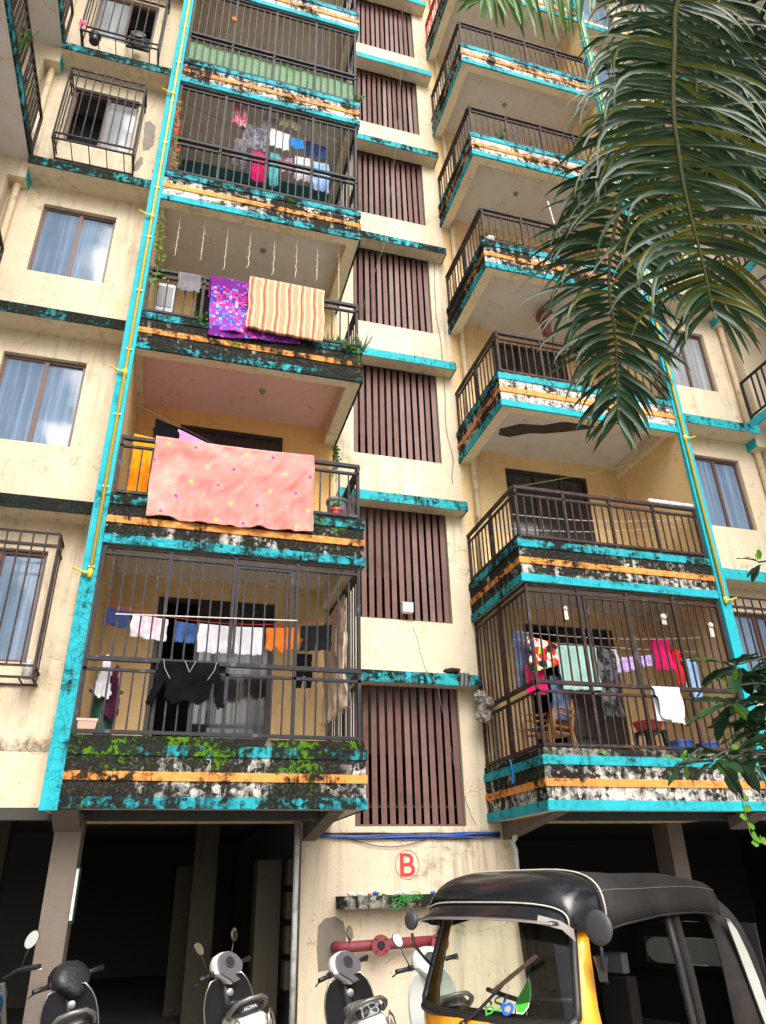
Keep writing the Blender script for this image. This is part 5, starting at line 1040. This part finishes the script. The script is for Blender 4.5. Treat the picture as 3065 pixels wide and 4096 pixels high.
    for sg in (-1, 1):
        SH(MB().tube([(0,sg*.15,.985),(-.03,sg*.24,.995),(-.05,sg*.36,1.0)], [.022,.02,.021], 10).build('grip', M['rk_rubber'], sc_, smooth=True))
        SH(MB().tube([(.05,sg*.17,.985),(.035,sg*.25,.985),(.0,sg*.34,.975),(-.02,sg*.39,.965)], [.011,.008,.007,.008], 6).build('brake_lever', M['sc_black'], sc_, smooth=True))
        SH(MB().box(-.05,.01,sg*.15,sg*.20,.975,1.02).build('switch_box', M['sc_black'], sc_, bevel=.008))
        if mirrors[0 if sg > 0 else 1]:
            SH(MB().tube([(.02,sg*.17,1.02),(.03,sg*.20,1.10),(.02,sg*.24,1.20)], .006, 6).build('mirror_stem', M['sc_black'], sc_, smooth=True))
            mm = Matrix.Translation((.015, sg*.26, 1.245)) @ Matrix.Rotation(R(-sg*28), 4, 'X') @ Matrix.Rotation(R(8), 4, 'Y')
            for nm, r_, x_, m_ in (('mirror_shell', 1, 0, M['sc_black']), ('mirror_glass', .9, -.007, M['mirror'])):
                o = MB().poly([(x_, math.cos(a)*.045*r_, math.sin(a)*.068*r_) for a in [2*math.pi*i/22 for i in range(22)]], (.006 if nm != 'mirror_shell' else .012, 0, 0)).build(nm, m_, sc_); o.matrix_basis = mt_ @ mm
    if seat_text: text_mesh('seat_lettering', seat_text, .032, M['stk_w'], Matrix.Translation((-.108, 0, .782)) @ Matrix.Rotation(R(-90), 4, 'Z') @ Matrix.Rotation(R(75), 4, 'X'), sc_, .001)
    if covered: SH(MB().loft([crow(-.05, .6), crow(-.04, .92, -.01), crow(0, 1.06, -.01), crow(.08, 1.06, -.01), crow(.16, .88, -.02), crow(.21, .45, -.02)], True, True).build('vinyl_cover', simple('black vinyl cover', (.014,.014,.016), .45, bumpd=.01), sc_, smooth=True))
    MB().tube([(.35,.10,.25),(.30,.26,.02)], .012, 6).build('side_stand', M['sc_grab'], sc_)
    return sc_
M['sc_white4'] = simple('cream white scooter paint', (.66, .68, .64), .25, var=.04, Coat_Weight=.4)
scooter('white scooter with grey dash and chrome lamp guards beside the tall grey pipe', (1.09, 7.42, 0), 97, -13, 36, M['sc_white'], M['sc_dash'], M['sc_black'], True, False, 'ACTIVA', (1, 1))
scooter('white scooter with patterned seat in front of the red hydrant pipe', (2.0, 6.85, 0), 88, -14, 38, M['sc_white'], M['sc_dash'], patterned_seat(), True, False, None, (0, 1))
scooter('cream white scooter half hidden behind the auto rickshaw', (2.62, 6.72, 0), 84, -8, 20, M['sc_white4'], M['sc_white4'], M['sc_black'], False, False, None, (1, 1))
scooter('grey scooter with a black vinyl covered handlebar beside the column', (-.27, 7.2, 0), 97, -13, 34, M['sc_silver'], M['sc_black'], M['sc_black'], False, True, None, (0, 0), True)
# motorcycle at the left edge
mc = thing('motorcycle', 'blue motorcycle cut off by the left edge of the picture', 'motorcycle', (-1.04, 6.75, 0), (R(-8), 0, R(88)))
M['mc_blue'] = simple('metallic blue paint', (.01, .09, .22), .2, .4, Coat_Weight=.6)
wheel(mc, (0,0,.30), .30, .11, M['rk_rubber']); wheel(mc, (1.28,0,.30), .30, .09, M['rk_rubber'])
MB().loft([ell((.42,0,.74), .10, 0, .06), ell((.52,0,.80), .14, 0, .10), ell((.72,0,.83), .15, 0, .12), ell((.90,0,.80), .11, 0, .10), ell((.98,0,.76), .06, 0, .05)], True, True).build('fuel_tank', M['mc_blue'], mc, smooth=True)
MB().loft([ell((-.25,0,.80), .08, 0, .03), ell((0,0,.80), .13, 0, .04), ell((.3,0,.77), .13, 0, .04), ell((.48,0,.77), .09, 0, .03)], True, True).build('seat', M['sc_black'], mc, smooth=True); MB().loft([ell((-.38,0,.74), .05, 0, .03), ell((-.2,0,.72), .12, 0, .06), ell((.2,0,.68), .13, 0, .08)], True, True).build('tail_cowl', M['mc_blue'], mc, smooth=True)
MB().box(.3,.8,-.14,.14,.28,.62).build('engine', M['sc_dash'], mc, bevel=.04)
for sg in (-1, 1):
    MB().tube([(1.28,sg*.08,.30),(1.0,sg*.08,.95)], .022, 8).build('fork_leg', M['sc_grab'], mc); MB().tube([(.98,sg*.08,.98),(.96,sg*.2,1.03),(.88,sg*.36,1.03)], .014, 8).build('handlebar', M['sc_black'], mc, smooth=True); MB().tube([(.92,sg*.24,1.03),(.87,sg*.38,1.03)], .02, 8).build('grip', M['rk_rubber'], mc); MB().tube([(.98,sg*.22,1.02),(.97,sg*.38,1.0)], .007, 6).build('lever', M['steel'], mc)
    MB().tube([(.95,sg*.22,1.03),(.96,sg*.25,1.12),(.93,sg*.29,1.19)], .006, 6).build('mirror_stem', M['sc_black'], mc, smooth=True)
    mm = Matrix.Translation((.925, sg*.30, 1.235)) @ Matrix.Rotation(R(-sg*35), 4, 'X')
    for nm, k, x_, m_ in (('mirror_shell', 1, 0, M['sc_black']), ('mirror_glass', .92, -.006, M['mirror'])):
        MB().poly([(x_, math.cos(a)*.048*k, math.sin(a)*.075*k) for a in [2*math.pi*i/22 for i in range(22)]], (.005 if k < 1 else .012, 0, 0)).build(nm, m_, mc).matrix_basis = mm
    MB().tube([(-.28,sg*.06,.70),(-.30,sg*.17,.70)], .008, 6).build('indicator_stem', M['sc_black'], mc); MB().lathe((-.30,sg*.19,.70), [(.005,-.035),(.025,-.02),(.03,.01),(.015,.03)], 12, 'X').build('indicator', M['amber'], mc, smooth=True)
MB().lathe((1.1,0,.86), [(.04,-.1),(.09,-.02),(.095,.05),(.07,.07)], 18, 'X').build('headlamp', M['sc_black'], mc, smooth=True); MB().box(-.41,-.40,-.09,.09,.52,.62).build('number_plate', M['pl_white'], mc); MB().tube([(-.3,.1,.8),(-.42,.08,.86),(-.42,-.08,.86),(-.3,-.1,.8)], .012, 8).build('grab_rail', M['sc_grab'], mc, smooth=True)

# ------------------------------------------------------------------ palm
def leaf_mat(name, c1, c2, rough=.35, trans=.25, scale=6):
    t = NT(name); n = t.noise(scale, 4, .6); r_ = t.rnd_obj(); c = t.mix(t.math('MULTIPLY_ADD', r_, .6, t.math('MULTIPLY', n, .4)), c1, c2)
    tr = t.new('ShaderNodeBsdfTranslucent'); t.l.new(c, tr.inputs[0]); mx_ = t.new('ShaderNodeMixShader'); mx_.inputs[0].default_value = trans
    t.out(c, rough, 0, .32); t.l.new(t.b.outputs[0], mx_.inputs[1]); t.l.new(tr.outputs[0], mx_.inputs[2]); t.l.new(mx_.outputs[0], t.n['Material Output'].inputs[0]); return t.m
M['palm'] = leaf_mat('dark palm leaflet', (.007, .024, .011), (.028, .068, .018), .40, .22); M['palm_y'] = leaf_mat('yellowing palm leaflet', (.06, .085, .008), (.14, .12, .014), .4, .35); M['palm_g'] = leaf_mat('fresh palm leaflet', (.05, .14, .02), (.09, .20, .03), .35, .35)
M['rachis'] = simple('palm stalk', (.04, .042, .018), .9, var=.3, spec=.05); M['bark'] = simple('palm trunk bark', (.17, .145, .115), .9, var=.3, scale=7, bumpd=.02)
palm = thing('palm_tree', 'palm with long dark drooping fronds hanging into the upper right', 'palm', (4.35, 2.35, 0))
def PP(o): o.parent = palm; o.matrix_basis = Matrix.Translation(-Vector(palm.location)); return o
rows = []
for j in range(13):
    f_ = j/12; r_ = .15-.04*f_+.012*(j % 2); c = Vector((4.55-.25*f_, 2.1+.2*f_*f_, 8.3*f_)); rows.append([(c.x+math.cos(a)*r_, c.y+math.sin(a)*r_, c.z) for a in [2*math.pi*i/14 for i in range(14)]])
PP(MB().loft(rows, True, True).build('trunk', M['bark'], smooth=True))
def spline(pts, n):
    P_ = [Vector(p) for p in pts]; P_ = [P_[0]*2-P_[1]]+P_+[P_[-1]*2-P_[-2]]; out = []
    for i in range(1, len(P_)-2):
        for q in range(n):
            t_ = q/n; a, b, c, d = P_[i-1:i+3]
            out.append(.5*((2*b)+(-a+c)*t_+(2*a-5*b+4*c-d)*t_*t_+(-a+3*b-3*c+d)*t_**3))
    return out+[P_[-2]]
def leaflet(c, d, L, w, droop, nrm, seg=6, twist=0.):
    """a folded blade from c along d, bending down"""
    mb_ = MB(); p = Vector(c); d = Vector(d).normalized(); st = L/seg; rows = []
    for i in range(seg+1):
        f_ = i/seg; wd = w*(.35+.65*min(1, f_*5))*(1-f_**3.2)+.002
        sd = d.cross(Vector(nrm)); sd = sd.normalized() if sd.length > 1e-4 else Vector((1,0,0)); up_ = sd.cross(d).normalized()
        a_ = twist*f_; sd, up_ = sd*math.cos(a_)+up_*math.sin(a_), up_*math.cos(a_)-sd*math.sin(a_)
        rows.append([p+sd*wd*.5-up_*wd*.18, p, p-sd*wd*.5-up_*wd*.18]); p = p+d*st; d = (d+Vector((0,0,-1))*droop*(1.5*f_+.25)*st*2.2).normalized()
    return mb_.loft(rows)
def frond(pts, n, Lm, mat, droop=1.0, sep=True, w=.042, start=.05, seed=1, up_k=.1, fwd=.35, view=(-.3, -1, -.4), mats=None):
    rs = random.Random(seed); sp = spline(pts, 12); fr = PP(MB().tube(sp, [.022*(1-.85*i/len(sp))+.003 for i in range(len(sp))], 6).build('frond', M['rachis'], smooth=True)); joined = MB()
    for i in range(n):
        f_ = start+(1-start)*(i+.5)/n; k = min(len(sp)-2, int(f_*(len(sp)-1))); t_ = (sp[k+1]-sp[k]).normalized(); p = sp[k]
        V_ = Vector(view); sd = t_.cross(V_).normalized()
        L = Lm*(math.sin(math.pi*(.14+.80*f_))**.7)*rs.uniform(.85, 1.1)
        for sg in (-1, 1):
            d = sd*sg*(1-.75*max(0, f_-.8)/.2*.8)+t_*(fwd+.9*max(0, f_-.75)*2)+Vector((0,0,up_k+rs.uniform(-.22, .25)))+V_.normalized()*rs.uniform(-.55, .35)
            lm = leaflet(p, d, L, w*rs.uniform(.85, 1.15), droop*rs.uniform(.45, 1.7), -V_+Vector((0,0,.8)), 7, rs.uniform(-1.2, 1.2))
            m_ = mat if not mats or rs.random() > mats[1] else mats[0]
            if sep: lm.build('leaflet', m_, fr, smooth=True)
            else: joined.add(lm.v, lm.f)
    if not sep: o = joined.build('leaflets', mat, fr, smooth=True); o['kind'] = 'stuff'
    return fr
frond([(4.25,2.4,8.35),(3.75,2.45,8.45),(3.31,2.5,7.83),(3.09,2.5,7.08),(2.90,2.5,6.31),(2.83,2.5,5.85),(2.78,2.5,5.43),(2.75,2.5,4.80),(2.72,2.5,4.45)], 84, 1.04, M['palm'], 1.7, True, .030, .20, 3, .22, .35, mats=(M['palm_y'], .18))
frond([(4.25,2.45,8.35),(3.6,2.9,8.2),(3.15,3.05,7.2),(2.80,3.05,6.1),(2.52,3.03,5.21),(2.43,3.0,4.55),(2.33,3.0,3.95)], 84, .72, M['palm'], 1.6, True, .030, .45, 5, .1, .5, mats=(M['palm_y'], .06))
frond([(4.25,2.4,8.3),(3.6,2.8,9.0),(3.0,3.1,9.2),(2.35,3.2,8.9),(1.95,3.2,8.45)], 38, .75, M['palm_g'], 1.8, True, .04, .45, 7, -.2, .3)
frond([(4.3,2.4,8.3),(4.15,2.8,7.9),(3.75,2.85,7.2),(3.50,2.85,6.3),(3.35,2.85,5.4),(3.2,2.85,4.9)], 50, .85, M['palm_y'], 1.3, False, .032, .12, 9, .2, .3)
frond([(4.3,2.4,8.35),(4.3,3.0,8.7),(4.0,3.4,8.3),(3.75,3.6,7.2),(3.65,3.6,6.2)], 50, .95, M['palm_g'], 1.3, False, .032, .12, 11, .2, .3)
frond([(4.3,2.4,8.3),(4.5,2.6,7.6),(4.35,2.7,6.9),(4.0,2.7,6.0),(3.75,2.7,5.2)], 50, .95, M['palm'], 1.3, False, .034, .1, 13, .4, .2)
frond([(4.3,2.4,8.4),(3.95,2.55,8.6),(3.62,2.65,8.0),(3.42,2.65,7.2),(3.25,2.65,6.4),(3.15,2.65,5.7)], 56, 1.0, M['palm'], 1.4, False, .034, .12, 23, .45, .15)
frond([(4.35,2.3,8.3),(5.2,2.2,8.8),(6.1,2.1,8.2),(6.5,2.0,7.2)], 40, .8, M['palm_g'], 1., False, .04, .1, 15)
frond([(4.35,2.3,8.3),(4.9,1.4,8.9),(5.3,.6,8.2)], 40, .8, M['palm_g'], 1., False, .04, .1, 17)

# ------------------------------------------------------------------ broadleaf tree at the right edge
M['leaf_dk'] = leaf_mat('glossy dark tree leaf', (.012, .038, .014), (.03, .075, .028), .28, .14, 9); M['leaf_lt'] = leaf_mat('young bright tree leaf', (.08, .22, .015), (.16, .34, .03), .35, .4, 9); M['twig'] = simple('tree twig bark', (.045, .04, .025), .85, var=.3)
tree = thing('broadleaf_tree', 'tree with large glossy leaves reaching in from the right edge', 'tree', (4.4, 3.2, 0))
def PT(o): o.parent = tree; o.matrix_basis = Matrix.Translation(-Vector(tree.location)); return o
def leaf_mesh(seed):
    rs = random.Random(seed); rows = []
    for i in range(9):
        f_ = i/8; w = .36*(math.sin(math.pi*min(1, f_*.93+.05))**.75)*(.55+.65*f_) if 0 < i < 8 else .015
        b = -.22*f_*f_+.05*f_; wv = .025*math.sin(i*2.1+seed)
        rows.append([(f_, -w*.5, b+.07*w+wv), (f_, -w*.25, b-.02), (f_, 0, b-.035*(1-f_)), (f_, w*.25, b-.02), (f_, w*.5, b+.07*w-wv)])
    return MB().loft(rows).mesh('leaf_mesh', True)
LM = [leaf_mesh(s_) for s_ in range(4)]; LMS = {}
for mname in ('leaf_dk', 'leaf_lt'):
    for i, me in enumerate(LM): q = me.copy(); q.materials.append(M[mname]); LMS[mname, i] = q
branches = {}
PT(MB().tube([(4.45,3.2,0),(4.42,3.22,1.2),(4.38,3.2,2.2),(4.3,3.2,3.2),(4.25,3.2,4.2)], [.09,.08,.065,.05,.03], 10).build('trunk', M['twig'], smooth=True))
rs = random.Random(4)
ROS = [((2.98,3.38,2.47),(3.7,3.3,2.30),10,.21,0), ((2.86,3.36,2.18),(3.7,3.3,2.1),9,.215,0), ((3.05,3.42,2.19),(3.7,3.3,2.15),9,.215,0), ((3.08,3.40,2.68),(3.8,3.25,2.7),9,.215,0), ((2.60,3.38,2.13),(2.86,3.36,2.17),5,.13,1), ((2.76,3.35,2.15),(3.0,3.36,2.12),7,.215,0), ((3.20,3.42,2.48),(3.8,3.3,2.4),10,.215,0), ((3.33,3.40,2.73),(3.9,3.25,2.8),10,.215,0), ((3.02,3.36,2.55),(3.4,3.3,2.45),5,.12,1), ((3.28,3.42,2.25),(3.8,3.3,2.2),9,.215,0), ((3.47,3.40,3.36),(4.0,3.25,3.3),7,.13,2), ((3.38,3.42,2.56),(3.9,3.3,2.5),10,.215,0), ((3.16,3.44,2.34),(3.8,3.3,2.3),10,.215,0), ((3.36,3.36,2.10),(3.9,3.3,2.2),9,.215,0)]
for c, b0, n, L, young in ROS+[((3.42,3.3,2.38),(3.9,3.3,2.3),10,.215,0), ((3.40,3.45,2.20),(3.9,3.3,2.1),10,.215,0), ((3.45,3.3,2.62),(3.9,3.3,2.5),10,.215,0), ((3.22,3.3,2.60),(3.8,3.3,2.5),9,.2,0)]:
    c = Vector(c); b0 = Vector(b0); mid = (c+b0)/2+Vector((0,0,.06)); br = PT(MB().tube(spline([(4.3,3.2,b0.z+.1), b0, mid, c], 6), .0055, 6).build('branch', M['twig'], smooth=True))
    ax = (c-b0).normalized()
    for i in range(n):
        a = 2.4*i+rs.uniform(-.3, .3); el = rs.uniform(-.75, .35) if i > 2 or young == 0 else rs.uniform(.2, .9)
        d = Vector((math.cos(a), math.sin(a)*.9, 0))*math.cos(el)+Vector((0,0,math.sin(el)))+ax*.35; d.normalize()
        mn = 'leaf_lt' if (young == 1 and i < 4) or (young == 2 and i < 3) or (young == 0 and i == 0 and rs.random() < .8) else 'leaf_dk'; s_ = L*rs.uniform(.8, 1.2)*(.6 if mn == 'leaf_lt' else 1)
        o = bpy.data.objects.new('leaf', LMS[mn, rs.randrange(4)]); COL.objects.link(o); o.parent = br
        zax = (Vector((0,0,1))-d*d.z).normalized(); yax = zax.cross(d)
        m_ = Matrix((d, yax, zax)).transposed().to_4x4() @ Matrix.Rotation(rs.uniform(-.5, .5), 4, 'X') @ Matrix.Scale(s_, 4); m_.translation = c+d*.02+ax*(-.02*i*.3); o.matrix_basis = m_
# climbing vine strand hanging from the tree
vn = thing('trailing_vine', 'thin vine strand with small yellow green leaves dangling from the tree', 'vine', (2.93, 3.38, 2.30))
vp = spline([(0,0,0),(.0,0,-.22),(-.01,0,-.34),(-.01,0,-.44),(.0,.0,-.52),(.04,0,-.545),(.05,0,-.51)], 6); MB().tube(vp, .0035, 5).build('stem', M['leaf_lt'], vn, smooth=True)
def heart(name, mat, parent, c, s_, d, seed):
    rs_ = random.Random(seed); pts = [(0,0),(.25,.38),(.6,.42),(1,0),(.6,-.42),(.25,-.38)]; d = Vector(d).normalized(); n_ = Vector((rs_.uniform(-.4,.4), -1, rs_.uniform(-.2,.6))); y_ = n_.cross(d).normalized(); n_ = d.cross(y_)
    vs = [Vector(c)+d*x*s_+y_*y*s_+n_*(.12*s_*abs(y)) for x, y in pts]; return MB().add(vs, [(0,1,2),(0,2,3),(0,3,4),(0,4,5)]).build(name, mat, parent)
for i in range(11):
    p = vp[min(len(vp)-1, 2+i*3)]; heart('leaf', M['leaf_lt'], vn, p, .045, (rs.choice((-1,1)), rs.uniform(-.3,.3), rs.uniform(-.5,.3)), i)
# ------------------------------------------------------------------ balcony plants
M['leaf_pot'] = leaf_mat('balcony plant leaf', (.05, .15, .02), (.13, .26, .05), .45, .3, 12); M['moss'] = simple('fresh green moss', (.09, .26, .015), .95, var=.45, scale=30); M['fern'] = leaf_mat('ledge weed leaf', (.04, .12, .015), (.09, .19, .03), .5, .3)
mv = thing('money_plant', 'heart leaved climbing plant on the pillar beside the third left balcony', 'climbing plant', (-.86, 8.36, 9.0))
MB().tube([(0,0,0),(.05,.0,.6),(.04,0,1.2),(-.02,0,1.8)], .006, 5).build('stem', M['leaf_pot'], mv)
for i in range(46):
    z = .35+1.4*i/46; heart('leaf', M['leaf_lt'] if rs.random() < .35 else M['leaf_pot'], mv, (.06*math.sin(z*3)+rs.uniform(-.05,.09), rs.uniform(-.05,.05), z), rs.uniform(.06,.10), (rs.uniform(-1,1), -.3, rs.uniform(-1,.2)), i+40)
def pot_plant(name, label, loc, kind, h, n, pot=None, seed=0, spread=.12):
    r_ = random.Random(seed); t_ = thing(name, label, 'plant', loc)
    if pot: MB().lathe((0,0,0), [(.06,0),(.085,.13),(.095,.13),(.095,.155),(.075,.155)], 16).build('pot', pot, t_, autosm=True)
    b_ = .14 if pot else 0
    for i in range(n):
        a = r_.uniform(0, 6.28)
        if kind == 'blade': lm = leaflet((0,0,b_), (math.cos(a)*.5, math.sin(a)*.4, 1), h*r_.uniform(.6,1.1), .035, .9, (math.cos(a), math.sin(a), .2), 5); lm.build('leaf', M['leaf_pot'], t_, smooth=True)
        elif kind == 'aloe': MB().tube([(0,0,b_),(math.cos(a)*.10,math.sin(a)*.06,b_+h*.5),(math.cos(a)*.18,math.sin(a)*.1,b_+h*r_.uniform(.7,1.1))], [.02,.015,.002], 6).build('leaf', simple_aloe, t_, smooth=True)
        else:
            e = Vector((math.cos(a)*spread*r_.uniform(.3,1), math.sin(a)*spread*.5, h*r_.uniform(.4,1))); st = MB().tube([(0,0,b_), (e.x*.5, e.y*.5, b_+e.z*.6), (e.x, e.y, b_+e.z)], .004, 4).build('stem', M['fern'], t_)
            for q in range(6): heart('leaf', M['leaf_pot'] if kind == 'bush' else M['fern'], st, Vector((0,0,b_)).lerp(e+Vector((0,0,b_)), .35+.65*q/5), .045*r_.uniform(.8,1.4), (r_.uniform(-1,1), r_.uniform(-1,.2), r_.uniform(-.6,.6)), i*9+q)
    return t_
simple_aloe = simple('aloe leaf', (.07,.13,.06), .5, var=.3)
tc = simple('grey plastic pot', (.26,.25,.22), .7)
pot_plant('potted_plant', 'leafy plant in a grey pot at the right of the third left balcony', (1.98, 8.48, 8.70), 'bush', .28, 9, tc, 1); pot_plant('potted_plant', 'grassy plant beside the mattress on the third left balcony', (1.74, 8.48, 8.70), 'blade', .32, 10, None, 2)
pot_plant('aloe_plant', 'spiky aloe leaning out of the corner of the third left balcony', (2.24, 8.36, 8.74), 'aloe', .38, 8, None, 3); pot_plant('ledge_weed', 'small weeds growing on the ledge below the mattress', (2.02, 8.36, 8.68), 'weed', .16, 12, None, 4, .3); pot_plant('ledge_weed', 'weeds on the third left ledge beside the purple sheet', (-.12, 8.36, 8.79), 'weed', .10, 10, None, 5, .2)
pot_plant('potted_plant', 'small plant in a red pot in the right corner of the second left balcony', (1.89, 8.48, 5.925), 'bush', .18, 6, M['pl_red'], 6); pot_plant('ledge_weed', 'weeds hanging below the corner of the third left balcony', (2.18, 9.9, 8.10), 'weed', -.75, 12, None, 7, .12)
pot_plant('potted_plant', 'sparse shrub in a red pot on the fourth right balcony', (5.85, 8.46, 11.725), 'bush', .5, 8, M['pl_red'], 8, .25); pot_plant('potted_plant', 'small plant in a white pot in the corner of the fourth right balcony', (4.66, 8.48, 11.725), 'blade', .45, 6, M['pl_white'], 9); pot_plant('ledge_weed', 'weed growing on the edge of the fifth right balcony', (5.12, 8.37, 14.60), 'weed', .3, 6, None, 10, .12); pot_plant('ledge_weed', 'low weeds on the fourth right balcony edge', (5.08, 8.40, 11.72), 'weed', .12, 6, None, 16, .2)
for i, (y, z) in enumerate(((7.75, 12.0), (7.1, 11.98), (7.2, 12.3), (6.4, 12.1))): pot_plant('gallery_plant', ('weedy plant nearest the end of the left gallery railing', 'second weedy plant in the left gallery railing', 'small plant higher in the left gallery railing', 'plant in the left gallery railing nearest the camera')[i], (-2.94, y, z-.1), 'weed', .35, 7, None, 30+i, .15)
pot_plant('ledge_weed', 'small fern at the right end of the fifth left ledge', (2.22, 8.36, 14.6), 'weed', .25, 6, None, 12, .1)
